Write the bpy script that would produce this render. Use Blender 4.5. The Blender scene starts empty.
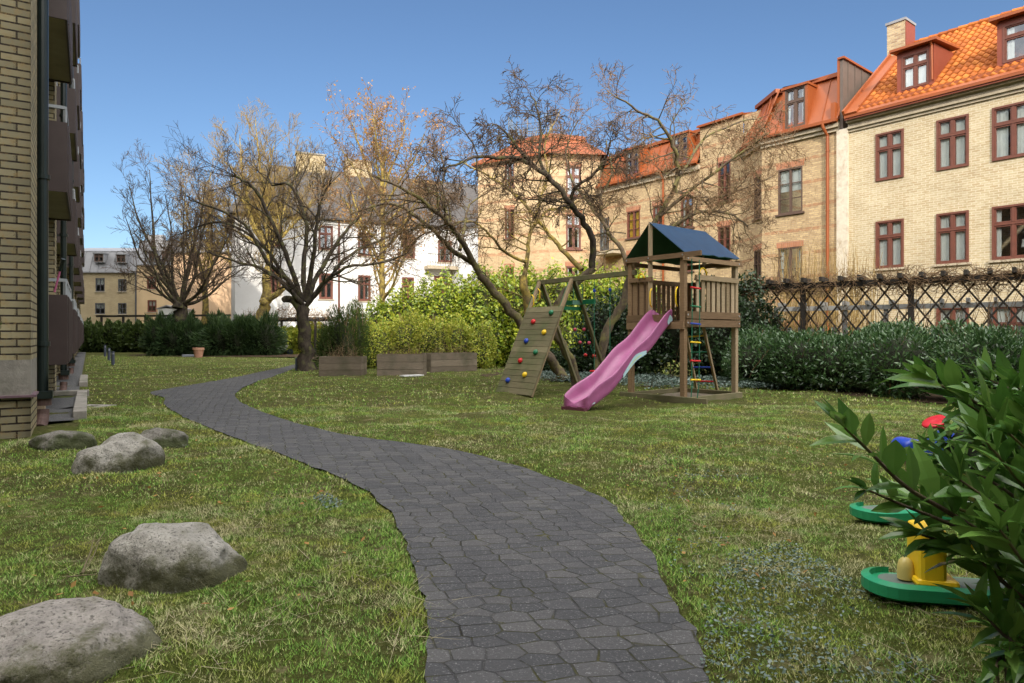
import bpy, math, random
import numpy as np
from mathutils import Vector, noise as mn

S = bpy.context.scene
C = S.collection
R = math.radians
rng = np.random.default_rng(11)
random.seed(5)

# ------------------------------------------------------------------ camera, sky, sun, exposure
F_PX, HZ, CAMH = 670.0, 335.0, 1.25
cd = bpy.data.cameras.new('camera')
cam = bpy.data.objects.new('camera', cd); C.objects.link(cam)
cam.location = (0, 0, CAMH); cam.rotation_euler = (R(90), 0, 0)
cd.sensor_width = 36; cd.lens = F_PX / 1024 * 36; cd.shift_y = -(341.5 - HZ) / 1024
cd.clip_start = 0.05; cd.clip_end = 3000
S.camera = cam
SUN_EL, SUN_X = 26.0, 0.10
az = math.atan2(SUN_X, -1.0)
W = bpy.data.worlds.new('World'); S.world = W; W.use_nodes = True
wn = W.node_tree; bg = wn.nodes['Background']
sky = wn.nodes.new('ShaderNodeTexSky'); sky.sky_type = 'NISHITA'; sky.sun_disc = False
sky.sun_elevation = R(SUN_EL); sky.sun_rotation = az; sky.air_density = 1.0; sky.dust_density = 0.3; sky.ozone_density = 4.5
wn.links.new(sky.outputs[0], bg.inputs[0]); bg.inputs[1].default_value = 0.078
# clear blue to the north; unseen cloud added overhead and behind brightens the shade
FILL_CLOUD = 3.75
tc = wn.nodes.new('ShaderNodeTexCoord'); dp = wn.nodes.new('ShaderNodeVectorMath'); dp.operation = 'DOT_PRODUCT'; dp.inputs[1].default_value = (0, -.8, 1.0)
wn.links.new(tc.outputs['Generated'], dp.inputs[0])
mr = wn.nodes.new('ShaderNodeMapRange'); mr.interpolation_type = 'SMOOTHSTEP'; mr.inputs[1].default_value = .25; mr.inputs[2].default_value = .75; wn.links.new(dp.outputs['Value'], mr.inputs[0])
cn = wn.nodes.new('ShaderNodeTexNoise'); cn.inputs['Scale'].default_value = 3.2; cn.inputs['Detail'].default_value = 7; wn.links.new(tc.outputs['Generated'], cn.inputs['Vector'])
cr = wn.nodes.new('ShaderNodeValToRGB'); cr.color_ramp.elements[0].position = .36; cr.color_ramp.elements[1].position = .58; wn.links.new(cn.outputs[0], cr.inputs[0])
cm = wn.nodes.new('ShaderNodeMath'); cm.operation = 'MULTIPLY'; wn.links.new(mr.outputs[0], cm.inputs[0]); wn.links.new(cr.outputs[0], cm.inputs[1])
bc_ = wn.nodes.new('ShaderNodeBackground'); bc_.inputs[0].default_value = (1.0, .97, .92, 1); bc_.inputs[1].default_value = FILL_CLOUD
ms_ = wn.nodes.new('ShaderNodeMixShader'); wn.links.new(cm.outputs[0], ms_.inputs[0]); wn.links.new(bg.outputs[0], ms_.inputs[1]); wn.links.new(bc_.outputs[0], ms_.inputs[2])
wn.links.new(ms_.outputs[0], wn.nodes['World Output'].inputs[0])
sd = bpy.data.lights.new('sun', 'SUN'); sd.energy = 2.3; sd.angle = R(0.5); sd.color = (1.0, 0.90, 0.76)
sun = bpy.data.objects.new('sun', sd); C.objects.link(sun)
sv = Vector((math.sin(az) * math.cos(R(SUN_EL)), math.cos(az) * math.cos(R(SUN_EL)), math.sin(R(SUN_EL))))
sun.rotation_euler = (-sv).to_track_quat('-Z', 'Y').to_euler(); sun.location = (0, -5, 40)
S.view_settings.view_transform = 'Standard'; S.view_settings.look = 'None'
S.view_settings.exposure = 0.84; S.view_settings.gamma = 1

# ------------------------------------------------------------------ helpers
def V(*a): return np.array(a, float)
def nrm(v):
    v = np.asarray(v, float); l = np.linalg.norm(v)
    return v / l if l > 1e-9 else v
def G(x, y, z=0.0):                      # ground point seen at photo pixel (x, y)
    Y = CAMH * F_PX / (y - HZ); return V((x - 512) / F_PX * Y, Y, z)
def AT(x, y, Y):                         # point at distance Y seen at pixel (x, y)
    return V((x - 512) / F_PX * Y, Y, CAMH + (HZ - y) / F_PX * Y)

def thing(name, label, cat, loc, group=None):
    o = bpy.data.objects.new(name, None); C.objects.link(o); o.location = tuple(float(c) for c in loc)
    o.empty_display_size = 0.2
    o['label'] = label; o['category'] = cat
    if group: o['group'] = group
    return o
def tag(o, label=None, cat=None, group=None, kind=None):
    if label: o['label'] = label
    if cat: o['category'] = cat
    if group: o['group'] = group
    if kind: o['kind'] = kind
    return o
def wloc(o):
    l = V(0, 0, 0)
    while o is not None:
        l += np.array(o.location); o = o.parent
    return l

class Fr:                                # local frame: u along, n outward, z up
    def __init__(s, o, u, n=None):
        s.o = V(o[0], o[1], o[2] if len(o) > 2 else 0); u = nrm(V(u[0], u[1], 0)); s.u = u
        s.n = nrm(V(n[0], n[1], 0)) if n is not None else V(u[1], -u[0], 0)
    def p(s, u, n, z): return s.o + s.u * u + s.n * n + V(0, 0, z)
WF = Fr((0, 0, 0), (1, 0), (0, 1))

class MB:
    def __init__(s): s.v = []; s.f = []; s.uv = []; s.r = []
    def quad(s, pts, uvs=None, r=None):
        b = len(s.v); s.v += [tuple(p) for p in pts]; s.f.append(tuple(range(b, b + len(pts))))
        s.uv += uvs if uvs else [(0, 0)] * len(pts); s.r.append(random.random() if r is None else r)
    def box(s, fr, u0, u1, n0, n1, z0, z1, r=None):
        if r is None: r = random.random()
        P = fr.p
        a = [P(u0, n0, z0), P(u1, n0, z0), P(u1, n1, z0), P(u0, n1, z0), P(u0, n0, z1), P(u1, n0, z1), P(u1, n1, z1), P(u0, n1, z1)]
        for idx, cc in (((3, 2, 6, 7), 0), ((1, 0, 4, 5), 0), ((0, 3, 7, 4), 1), ((2, 1, 5, 6), 1), ((4, 7, 6, 5), 2), ((0, 1, 2, 3), 2)):
            L = {0: (u0, n0, z0), 1: (u1, n0, z0), 2: (u1, n1, z0), 3: (u0, n1, z0), 4: (u0, n0, z1), 5: (u1, n0, z1), 6: (u1, n1, z1), 7: (u0, n1, z1)}
            uv = [(L[i][0], L[i][2]) if cc == 0 else (L[i][1], L[i][2]) if cc == 1 else (L[i][0], L[i][1]) for i in idx]
            s.quad([a[i] for i in idx], uv, r)
    def beam(s, p, q, w, h, up=(0, 0, 1), r=None):
        p = np.array(p, float); q = np.array(q, float); d = nrm(q - p); L = np.linalg.norm(q - p)
        side = nrm(np.cross(d, up)); u2 = np.cross(side, d)
        if r is None: r = random.random()
        c = [(-w/2, -h/2), (w/2, -h/2), (w/2, h/2), (-w/2, h/2)]
        A = [p + side * a + u2 * b for a, b in c]; B = [q + side * a + u2 * b for a, b in c]
        for i in range(4):
            j = (i + 1) % 4; wd = w if i % 2 == 0 else h
            s.quad([A[i], A[j], B[j], B[i]], [(0, 0), (0, wd), (L, wd), (L, 0)], r)
        s.quad([A[3], A[2], A[1], A[0]], [(0, 0), (w, 0), (w, h), (0, h)], r); s.quad(B, [(0, 0), (w, 0), (w, h), (0, h)], r)
    def tube(s, pts, rad, n=8, cap=True, r=None):
        pts = [np.array(p, float) for p in pts]
        if not hasattr(rad, '__len__'): rad = [rad] * len(pts)
        if r is None: r = random.random()
        ref = V(0, 0, 1) if abs(nrm(pts[-1] - pts[0])[2]) < .9 else V(1, 0, 0)
        rings = []; L = 0
        for i, p in enumerate(pts):
            d = nrm(pts[min(i + 1, len(pts) - 1)] - pts[max(i - 1, 0)])
            a = nrm(np.cross(d, ref)); b = np.cross(a, d)
            rings.append([p + (a * math.cos(2*math.pi*k/n) + b * math.sin(2*math.pi*k/n)) * rad[i] for k in range(n)])
        for i in range(len(pts) - 1):
            l2 = L + np.linalg.norm(pts[i+1] - pts[i])
            for k in range(n):
                m = (k + 1) % n
                s.quad([rings[i][k], rings[i+1][k], rings[i+1][m], rings[i][m]], [(k/n, L), (k/n, l2), ((k+1)/n, l2), ((k+1)/n, L)], r)
            L = l2
        if cap:
            s.quad(rings[0], None, r); s.quad(rings[-1][::-1], None, r)
    def lathe(s, c, prof, n=20, r=None, ax=(0, 0, 1)):
        c = np.array(c, float); w = nrm(ax); t = V(1, 0, 0) if abs(w[0]) < .9 else V(0, 1, 0)
        a = nrm(np.cross(w, t)); b = np.cross(w, a)
        if r is None: r = random.random()
        rg = [[c + w * z + (a * math.cos(2*math.pi*k/n) + b * math.sin(2*math.pi*k/n)) * q for k in range(n)] for q, z in prof]
        for i in range(len(prof) - 1):
            for k in range(n):
                m = (k + 1) % n
                s.quad([rg[i][k], rg[i][m], rg[i+1][m], rg[i+1][k]], None, r)
    def prism(s, poly, z0, z1, fr=WF, r=None):       # poly of (u, n)
        if r is None: r = random.random()
        b = [fr.p(u, n, z0) for u, n in poly]; t = [fr.p(u, n, z1) for u, n in poly]; k = len(poly); L = 0
        s.quad(t, [(u, n) for u, n in poly], r); s.quad(b[::-1], [(u, n) for u, n in poly][::-1], r)
        for i in range(k):
            j = (i + 1) % k; l2 = L + np.linalg.norm(b[j] - b[i])
            s.quad([b[i], b[j], t[j], t[i]], [(L, z0), (l2, z0), (l2, z1), (L, z1)], r); L = l2
    def build(s, name, mat, parent=None, smooth=False, origin=None, bevel=0, merge=False):
        base = wloc(parent) if parent is not None else (np.array(origin, float) if origin is not None else V(0, 0, 0))
        me = bpy.data.meshes.new(name)
        vv = np.array(s.v, float).reshape(-1, 3) - base
        me.from_pydata([tuple(x) for x in vv], [], s.f)
        uvl = me.uv_layers.new(name='UVMap')
        uvl.data.foreach_set('uv', np.array(s.uv, np.float32).ravel())
        at = me.attributes.new('rnd', 'FLOAT', 'FACE'); at.data.foreach_set('value', np.array(s.r, np.float32))
        if merge or smooth or bevel:
            import bmesh
            bm = bmesh.new(); bm.from_mesh(me); bmesh.ops.remove_doubles(bm, verts=bm.verts, dist=1e-4)
            bmesh.ops.recalc_face_normals(bm, faces=bm.faces); bm.to_mesh(me); bm.free()
        o = bpy.data.objects.new(name, me); C.objects.link(o)
        if mat: me.materials.append(mat)
        if smooth: me.polygons.foreach_set('use_smooth', [True] * len(me.polygons))
        if bevel:
            m = o.modifiers.new('bevel', 'BEVEL'); m.width = bevel; m.segments = 2; m.limit_method = 'ANGLE'
        if parent is not None: o.parent = parent
        else: o.location = tuple(base)
        return o

def npmesh(name, v, f, mat, parent=None, origin=None, rnd=None, nper=4, smooth=False):
    """fast mesh from arrays; f is (m, nper)"""
    base = wloc(parent) if parent is not None else (np.array(origin, float) if origin is not None else V(0, 0, 0))
    v = (np.asarray(v, np.float64) - base).astype(np.float32); f = np.asarray(f, np.int32)
    me = bpy.data.meshes.new(name); me.vertices.add(len(v)); me.vertices.foreach_set('co', v.ravel())
    m = len(f); me.loops.add(m * nper); me.loops.foreach_set('vertex_index', f.ravel())
    me.polygons.add(m); me.polygons.foreach_set('loop_start', np.arange(0, m * nper, nper, dtype=np.int32))
    if smooth: me.polygons.foreach_set('use_smooth', np.ones(m, bool))
    me.update(calc_edges=True)
    if rnd is not None:
        at = me.attributes.new('rnd', 'FLOAT', 'FACE'); at.data.foreach_set('value', np.asarray(rnd, np.float32))
    o = bpy.data.objects.new(name, me); C.objects.link(o); me.materials.append(mat)
    if parent is not None: o.parent = parent
    else: o.location = tuple(base)
    return o

# ------------------------------------------------------------------ materials
class Mat:
    def __init__(s, name, rough=.7, spec=.3):
        s.m = bpy.data.materials.new(name); s.m.use_nodes = True; s.t = s.m.node_tree; s.b = s.t.nodes['Principled BSDF']
        s.b.inputs['Roughness'].default_value = rough; s.b.inputs['Specular IOR Level'].default_value = spec
    def n(s, t, **k):
        q = s.t.nodes.new(t)
        for a, b in k.items():
            if a in q.inputs.keys() if not isinstance(a, int) else False: q.inputs[a].default_value = b
            else: setattr(q, a, b)
        return q
    def l(s, a, b): s.t.links.new(a, b)
    def ramp(s, fac, stops):
        q = s.t.nodes.new('ShaderNodeValToRGB'); e = q.color_ramp.elements
        while len(e) > 1: e.remove(e[-1])
        e[0].position = stops[0][0]; e[0].color = (*stops[0][1], 1)
        for p, c in stops[1:]:
            x = e.new(p); x.color = (*c, 1)
        s.l(fac, q.inputs[0]); return q.outputs[0]
    def mix(s, fac, a, b, mode='MIX'):
        q = s.t.nodes.new('ShaderNodeMix'); q.data_type = 'RGBA'; q.blend_type = mode
        for i, x in ((0, fac), (6, a), (7, b)):
            if hasattr(x, 'links'): s.l(x, q.inputs[i])
            elif isinstance(x, tuple): q.inputs[i].default_value = (*x, 1)
            else: q.inputs[i].default_value = x
        return q.outputs[2]
    def noise(s, scale, det=4, rough=.6, src='pos', out=0, stretch=None):
        q = s.t.nodes.new('ShaderNodeTexNoise'); q.inputs['Scale'].default_value = scale; q.inputs['Detail'].default_value = det; q.inputs['Roughness'].default_value = rough
        c = s.coord(src)
        if stretch:
            mp = s.t.nodes.new('ShaderNodeMapping'); mp.inputs['Scale'].default_value = stretch; s.l(c, mp.inputs[0]); c = mp.outputs[0]
        s.l(c, q.inputs['Vector']); return q.outputs[out]
    def coord(s, src):
        if src == 'pos': return s.t.nodes.new('ShaderNodeNewGeometry').outputs['Position']
        if src == 'uv':
            return s.t.nodes.new('ShaderNodeTexCoord').outputs['UV']
        return s.t.nodes.new('ShaderNodeTexCoord').outputs['Object']
    def rnd(s):
        q = s.t.nodes.new('ShaderNodeAttribute'); q.attribute_name = 'rnd'; return q.outputs['Fac']
    def math(s, op, a, b=None, clamp=False):
        q = s.t.nodes.new('ShaderNodeMath'); q.operation = op; q.use_clamp = clamp
        for i, x in ((0, a), (1, b)):
            if x is None: continue
            if hasattr(x, 'links'): s.l(x, q.inputs[i])
            else: q.inputs[i].default_value = x
        return q.outputs[0]
    def bump(s, h, st=.4, dist=.02):
        q = s.t.nodes.new('ShaderNodeBump'); q.inputs['Strength'].default_value = st; q.inputs['Distance'].default_value = dist
        s.l(h, q.inputs['Height']); s.l(q.outputs[0], s.b.inputs['Normal'])
    def col(s, c):
        if hasattr(c, 'links'): s.l(c, s.b.inputs['Base Color'])
        else: s.b.inputs['Base Color'].default_value = (*c, 1)
        return s

def plain(name, c, rough=.5, var=.25, scale=6, bump=.1, metal=0, spec=.4, dirt=None):
    m = Mat(name, rough, spec); n = m.noise(scale, 5, .65)
    lo = tuple(x * (1 - var) for x in c); hi = tuple(min(1, x * (1 + var)) for x in c)
    cc = m.ramp(n, [(.3, lo), (.7, hi)])
    if dirt: cc = m.mix(m.ramp(m.noise(scale * .35, 6, .7), [(.5, (0, 0, 0)), (.75, (1, 1, 1))]), cc, dirt)
    m.col(cc); m.b.inputs['Metallic'].default_value = metal
    if bump: m.bump(m.noise(scale * 6, 4), bump, .01)
    return m.m

def brick(name, c1, c2, mortar, bw=.25, rh=.075, ms=.010, band=None, bump=.5, blotch=None, band_mix=.55):
    m = Mat(name, .85, .2)
    q = m.t.nodes.new('ShaderNodeTexBrick'); m.l(m.coord('uv'), q.inputs['Vector'])
    q.inputs['Scale'].default_value = 1; q.inputs['Brick Width'].default_value = bw; q.inputs['Row Height'].default_value = rh
    q.inputs['Mortar Size'].default_value = ms; q.inputs['Mortar Smooth'].default_value = .15; q.inputs['Bias'].default_value = 0
    q.inputs['Color1'].default_value = (*c1, 1); q.inputs['Color2'].default_value = (*c2, 1); q.inputs['Mortar'].default_value = (*mortar, 1)
    c = q.outputs['Color']
    if band:
        per, wid, bc, off = band
        sep = m.t.nodes.new('ShaderNodeSeparateXYZ'); m.l(m.coord('uv'), sep.inputs[0])
        fr = m.math('FRACT', m.math('DIVIDE', m.math('ADD', sep.outputs[1], off), per))
        msk = m.math('LESS_THAN', fr, wid / per)
        wob = m.ramp(m.noise(5, 3, .6, 'uv'), [(.38, (.15, .15, .15)), (.52, (1, 1, 1))])
        c = m.mix(m.math('MULTIPLY', msk, m.math('MULTIPLY', wob, band_mix)), c, bc)
    if blotch:
        n2 = m.noise(9, 5, .75, 'uv')
        c = m.mix(m.ramp(n2, [(.5, (0, 0, 0)), (.66, (.75, .75, .75))]), c, blotch)
    c = m.mix(.75, c, m.ramp(m.noise(.9, 6, .65, 'uv'), [(.3, (.72, .70, .68)), (.7, (1, 1, 1))]), 'MULTIPLY')
    m.col(c); m.bump(m.math('SUBTRACT', m.math('MULTIPLY', m.noise(60, 2, .6, 'uv'), .25), q.outputs['Fac']), bump, .012)
    return m.m

def wood(name, a, b, rough=.8, green=None):
    m = Mat(name, rough, .2)
    n = m.noise(3, 6, .65, 'uv', stretch=(1.2, 22, 1)); n2 = m.noise(2.2, 4, .6)
    c = m.ramp(m.math('ADD', m.math('MULTIPLY', n, .7), m.math('MULTIPLY', m.rnd(), .35)), [(.3, a), (.8, b)])
    if green: c = m.mix(m.ramp(n2, [(.45, (0, 0, 0)), (.7, (.7, .7, .7))]), c, green)
    m.col(c); m.bump(n, .35, .006); return m.m

def leafmat(name, cols, rough=.45, trans=.35, spec=.4, nscale=1.5):
    m = Mat(name, rough, spec)
    f = m.math('ADD', m.math('MULTIPLY', m.rnd(), .6), m.math('MULTIPLY', m.noise(nscale, 4, .6), .5))
    k = len(cols); c = m.ramp(f, [(.15 + .75 * i / (k - 1), cols[i]) for i in range(k)])
    m.col(c)
    if trans:
        tr = m.t.nodes.new('ShaderNodeBsdfTranslucent'); m.l(c, tr.inputs[0])
        mx = m.t.nodes.new('ShaderNodeMixShader'); mx.inputs[0].default_value = trans
        m.l(m.b.outputs[0], mx.inputs[1]); m.l(tr.outputs[0], mx.inputs[2])
        m.l(mx.outputs[0], m.t.nodes['Material Output'].inputs[0])
    return m.m

def bark(name, a, b, c=None, cf=.6):
    m = Mat(name, .9, .15); n = m.noise(9, 6, .7, stretch=(1, 1, .35))
    col = m.ramp(n, [(.35, a), (.68, b)])
    if c: col = m.mix(m.ramp(m.noise(5, 4, .6), [(cf - .08, (0, 0, 0)), (cf + .08, (1, 1, 1))]), col, c)
    m.col(col); m.bump(n, .7, .03); return m.m

def glassmat(name, tint=(.02, .025, .03), refl=.12):
    m = bpy.data.materials.new(name); m.use_nodes = True; t = m.node_tree; t.nodes.clear()
    o = t.nodes.new('ShaderNodeOutputMaterial'); tr = t.nodes.new('ShaderNodeBsdfTransparent'); tr.inputs[0].default_value = (.82, .86, .85, 1)
    g = t.nodes.new('ShaderNodeBsdfGlossy'); g.inputs['Roughness'].default_value = .03; g.inputs[0].default_value = (.9, .95, 1, 1)
    n = t.nodes.new('ShaderNodeTexNoise'); n.inputs['Scale'].default_value = 1.3
    b = t.nodes.new('ShaderNodeBump'); b.inputs['Strength'].default_value = .12; b.inputs['Distance'].default_value = .05
    t.links.new(n.outputs[0], b.inputs['Height']); t.links.new(b.outputs[0], g.inputs['Normal'])
    lw = t.nodes.new('ShaderNodeLayerWeight'); lw.inputs[0].default_value = .35
    a = t.nodes.new('ShaderNodeMath'); a.operation = 'MULTIPLY_ADD'; a.inputs[1].default_value = .5; a.inputs[2].default_value = refl; a.use_clamp = True
    t.links.new(lw.outputs['Fresnel'], a.inputs[0])
    mx = t.nodes.new('ShaderNodeMixShader'); t.links.new(a.outputs[0], mx.inputs[0]); t.links.new(tr.outputs[0], mx.inputs[1]); t.links.new(g.outputs[0], mx.inputs[2])
    t.links.new(mx.outputs[0], o.inputs[0]); return m

M = {}
M['brick_left'] = brick('yellow_long_brick', (.42, .365, .225), (.28, .255, .17), (.045, .035, .03), .325, .0925, .011, bump=.8, blotch=(.38, .27, .12))
M['brick_cream'] = brick('cream_brick', (.58, .50, .34), (.47, .375, .23), (.66, .59, .45), .25, .078, .011, bump=.6, blotch=(.44, .32, .17))
M['brick_tan'] = brick('tan_mottled_brick', (.60, .45, .25), (.42, .30, .17), (.38, .30, .20), .25, .078, .010, band=(.93, .13, (.36, .14, .07), .2), blotch=(.22, .15, .10))
M['brick_pale'] = brick('pale_striped_brick', (.64, .48, .28), (.52, .37, .21), (.50, .40, .27), .25, .078, .010, band=(1.02, .16, (.42, .17, .09), .3), blotch=(.36, .25, .15))
M['brick_arch'] = brick('red_header_brick', (.46, .20, .11), (.36, .15, .08), (.40, .28, .2), .085, .25, .009)
M['brick_grey'] = brick('grey_yellow_brick', (.50, .40, .24), (.42, .33, .19), (.36, .31, .22), .25, .078, .010, bump=.3)
M['brick_chim'] = brick('chimney_brick', (.55, .43, .25), (.30, .20, .12), (.40, .34, .25), .25, .078, .012)
M['plaster_w'] = plain('white_plaster', (.68, .68, .68), .9, .06, 1.2, .15)
M['plaster_o'] = plain('ochre_plaster', (.60, .44, .26), .9, .08, 1.0, .15)
M['plaster_s'] = plain('salmon_plaster', (.60, .41, .26), .9, .10, .8, .15)
M['whitewash'] = plain('flaking_whitewash', (.58, .52, .42), .9, .12, 7, .6, dirt=(.34, .25, .16))
M['slate'] = plain('dark_slate_roof', (.055, .050, .048), .75, .3, 3, .4)
M['greymetal'] = plain('grey_sheet_metal', (.22, .22, .23), .6, .12, 1.5, .05)
M['redmetal'] = plain('orange_red_painted_metal', (.25, .062, .014), .5, .12, 1.2, .04)
M['redmetal_d'] = plain('dark_red_painted_metal', (.20, .045, .022), .5, .12, 1.2, .04)
M['brownmetal'] = plain('brown_sheet_metal', (.11, .085, .07), .5, .12, 2, .04)
M['frame_brown'] = plain('red_brown_window_paint', (.135, .046, .030), .55, .15, 8, .05)
M['frame_dark'] = plain('dark_brown_window_paint', (.09, .055, .04), .55, .15, 8, .05)
M['frame_grey'] = plain('dark_grey_window_paint', (.07, .07, .075), .55, .15, 8, .05)
M['stone'] = plain('grey_stone_trim', (.40, .34, .25), .85, .2, 5, .3)
M['glass'] = glassmat('window_glass')
M['curtain'] = plain('white_curtain', (.78, .78, .76), .9, .06, 5, .2)
M['yellowcloth'] = plain('yellow_curtain', (.75, .45, .04), .9, .08, 5, .2)
M['room'] = plain('dim_room', (.10, .09, .08), .9, .2, 1, 0)
m = Mat('orange_clay_tile', .7, .3); m.col(m.mix(.6, m.ramp(m.rnd(), [(0, (.28, .070, .008)), (.5, (.37, .10, .011)), (1, (.46, .15, .020))]), m.ramp(m.noise(2, 5), [(.3, (.75, .72, .7)), (.7, (1, 1, 1))]), 'MULTIPLY')); m.bump(m.noise(40), .2, .01); M['tile'] = m.m
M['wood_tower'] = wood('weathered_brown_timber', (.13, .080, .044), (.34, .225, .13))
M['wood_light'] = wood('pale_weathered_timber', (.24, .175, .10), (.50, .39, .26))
M['wood_green'] = wood('algae_stained_timber', (.12, .105, .06), (.27, .235, .14), green=(.10, .12, .05))
M['wood_planter'] = wood('grey_brown_planter_boards', (.15, .12, .092), (.34, .28, .215), green=(.10, .10, .06))
M['wood_dark'] = wood('dark_pergola_timber', (.030, .026, .022), (.075, .065, .055))
M['wood_grey'] = wood('grey_pergola_timber', (.12, .12, .12), (.22, .22, .21))
def plastic(name, c, rough=.35, var=.1): return plain(name, c, rough, var, 5, .03, spec=.5)
M['pink'] = plastic('faded_pink_plastic', (.32, .09, .21), .38, .12)
M['tarp'] = plastic('blue_tarpaulin', (.007, .036, .085), .42, .15)
M['tarp_in'] = plastic('green_tarpaulin_lining', (.014, .10, .05), .6, .15)
M['p_red'] = plastic('red_plastic', (.60, .02, .025)); M['p_blue'] = plastic('blue_plastic', (.015, .055, .42))
M['p_yel'] = plastic('yellow_plastic', (.85, .56, .02)); M['p_grn'] = plastic('green_plastic', (.012, .16, .07))
M['p_lime'] = plastic('bright_green_plastic', (.02, .27, .12), .3); M['rope'] = plastic('green_rope', (.02, .16, .09), .8)
M['sticker'] = plastic('pale_blue_sticker', (.38, .55, .60)); M['sticker_y'] = plastic('yellow_green_sticker', (.50, .60, .25))
M['galv'] = plain('galvanised_steel', (.45, .45, .46), .4, .1, 8, .05, metal=.6)
M['white_p'] = plastic('white_paint', (.75, .75, .75))
M['black'] = plain('black_painted_metal', (.014, .022, .020), .35, .2, 3, .05)
M['dkbrown'] = plain('dark_brown_balcony_panel', (.052, .036, .034), .5, .12, 3, .08)
M['greyrail'] = plain('light_grey_rail', (.30, .32, .34), .5, .1, 5, .05)
M['soffit'] = plain('beige_soffit', (.26, .23, .15), .85, .15, 2, .1)
M['concrete'] = plain('weathered_concrete', (.26, .24, .21), .9, .25, 6, .5, dirt=(.10, .11, .06))
M['clay'] = plain('rust_clay_pipe', (.10, .06, .05), .7, .3, 10, .3); M['terracotta'] = plain('terracotta', (.46, .25, .17), .85, .12, 8, .2)
M['mauve'] = plain('mauve_sheet_sill', (.16, .10, .12), .5, .15, 4, .1)
M['bollard'] = plain('blue_grey_bollard_paint', (.055, .065, .095), .5, .15, 4, .05)
M['greystone'] = plain('blue_grey_stone', (.22, .24, .28), .7, .15, 6, .2)
m = Mat('soil', .95, .1); nz = m.noise(7, 8, .75); m.col(m.ramp(nz, [(.3, (.025, .018, .012)), (.55, (.075, .05, .032)), (.75, (.13, .095, .06))])); m.bump(nz, .8, .05); M['soil'] = m.m
# lawn ground between the blades: moss, soil and straw
m = Mat('lawn_floor', .95, .1); n1 = m.noise(1.1, 6, .7); n2 = m.noise(22, 6, .75); n3 = m.noise(5, 5, .7)
c = m.ramp(n2, [(.3, (.03, .028, .012)), (.5, (.075, .075, .022)), (.72, (.17, .15, .07))])
c = m.mix(m.ramp(n1, [(.42, (0, 0, 0)), (.6, (.8, .8, .8))]), c, m.ramp(n3, [(.35, (.05, .075, .012)), (.65, (.12, .15, .025))]))
c = m.mix(m.ramp(n3, [(.56, (0, 0, 0)), (.7, (.75, .75, .75))]), c, (.27, .22, .13))
m.col(c); m.bump(n2, 1, .05); M['lawn'] = m.m
# grass blade colours follow patches of the lawn
m = Mat('grass_blade', .6, .25); n1 = m.noise(.9, 5, .65); n3 = m.noise(3.1, 5, .7)
gr = m.ramp(m.rnd(), [(0, (.065, .15, .018)), (.45, (.14, .29, .032)), (.8, (.24, .38, .06)), (1, (.42, .44, .15))])
moss = m.ramp(m.rnd(), [(0, (.14, .16, .018)), (.6, (.27, .28, .035)), (1, (.38, .36, .08))])
gr = m.mix(m.ramp(m.noise(1.7, 4, .7), [(.47, (0, 0, 0)), (.60, (.9, .9, .9))]), gr, moss)
dry = m.ramp(m.rnd(), [(0, (.26, .22, .11)), (.5, (.42, .36, .20)), (1, (.58, .52, .33))])
f = m.math('ADD', m.math('MULTIPLY', n1, .5), m.math('MULTIPLY', n3, .5))
f2 = m.math('ADD', f, m.math('MULTIPLY', m.rnd(), .10))
c = m.mix(m.ramp(f2, [(.555, (0, 0, 0)), (.65, (.75, .75, .75))]), gr, dry); m.col(c)
gn = m.t.nodes.new('ShaderNodeNewGeometry'); va = m.t.nodes.new('ShaderNodeVectorMath'); va.operation = 'MULTIPLY_ADD'; m.l(gn.outputs['Normal'], va.inputs[0]); va.inputs[1].default_value = (.6, .6, .6); va.inputs[2].default_value = (0, 0, .6)
vn = m.t.nodes.new('ShaderNodeVectorMath'); vn.operation = 'NORMALIZE'; m.l(va.outputs[0], vn.inputs[0]); m.l(vn.outputs[0], m.b.inputs['Normal'])
tr = m.t.nodes.new('ShaderNodeBsdfTranslucent'); m.l(c, tr.inputs[0]); mx = m.t.nodes.new('ShaderNodeMixShader'); mx.inputs[0].default_value = .15
m.l(m.b.outputs[0], mx.inputs[1]); m.l(tr.outputs[0], mx.inputs[2]); m.l(mx.outputs[0], m.t.nodes['Material Output'].inputs[0]); M['grass'] = m.m
# irregular concrete pavers with mossy joints
m = Mat('path_pavers', .85, .25)
def vor(feature, rndm=.42):
    v = m.t.nodes.new('ShaderNodeTexVoronoi'); v.feature = feature; v.inputs['Scale'].default_value = 1; v.inputs['Randomness'].default_value = rndm
    mp = m.t.nodes.new('ShaderNodeMapping'); mp.inputs['Scale'].default_value = (6.8, 10.2, .001); mp.inputs['Rotation'].default_value = (0, 0, R(-14))
    m.l(m.coord('pos'), mp.inputs[0]); m.l(mp.outputs[0], v.inputs['Vector']); return v
ve = vor('DISTANCE_TO_EDGE'); vc = vor('F1')
wj = m.math('ADD', ve.outputs['Distance'], m.math('MULTIPLY', m.math('SUBTRACT', m.noise(6, 4, .7), .5), .09))
jf = m.ramp(m.noise(3.3, 3, .6), [(.44, (.06, .06, .06)), (.62, (1, 1, 1))]); joint = m.mix(1.0, m.ramp(wj, [(.0, (1, 1, 1)), (.018, (.9, .9, .9)), (.042, (0, 0, 0))]), jf, 'MULTIPLY')
sep = m.t.nodes.new('ShaderNodeSeparateColor'); m.l(vc.outputs['Color'], sep.inputs[0])
base = m.ramp(sep.outputs[0], [(0, (.066, .067, .071)), (.5, (.080, .080, .084)), (1, (.104, .102, .102))])
base = m.mix(.8, base, m.ramp(m.noise(120, 3, .8), [(.35, (.75, .75, .75)), (.62, (1, 1, 1)), (.75, (1.0, 1.0, 1.0))]), 'MULTIPLY')
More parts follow.
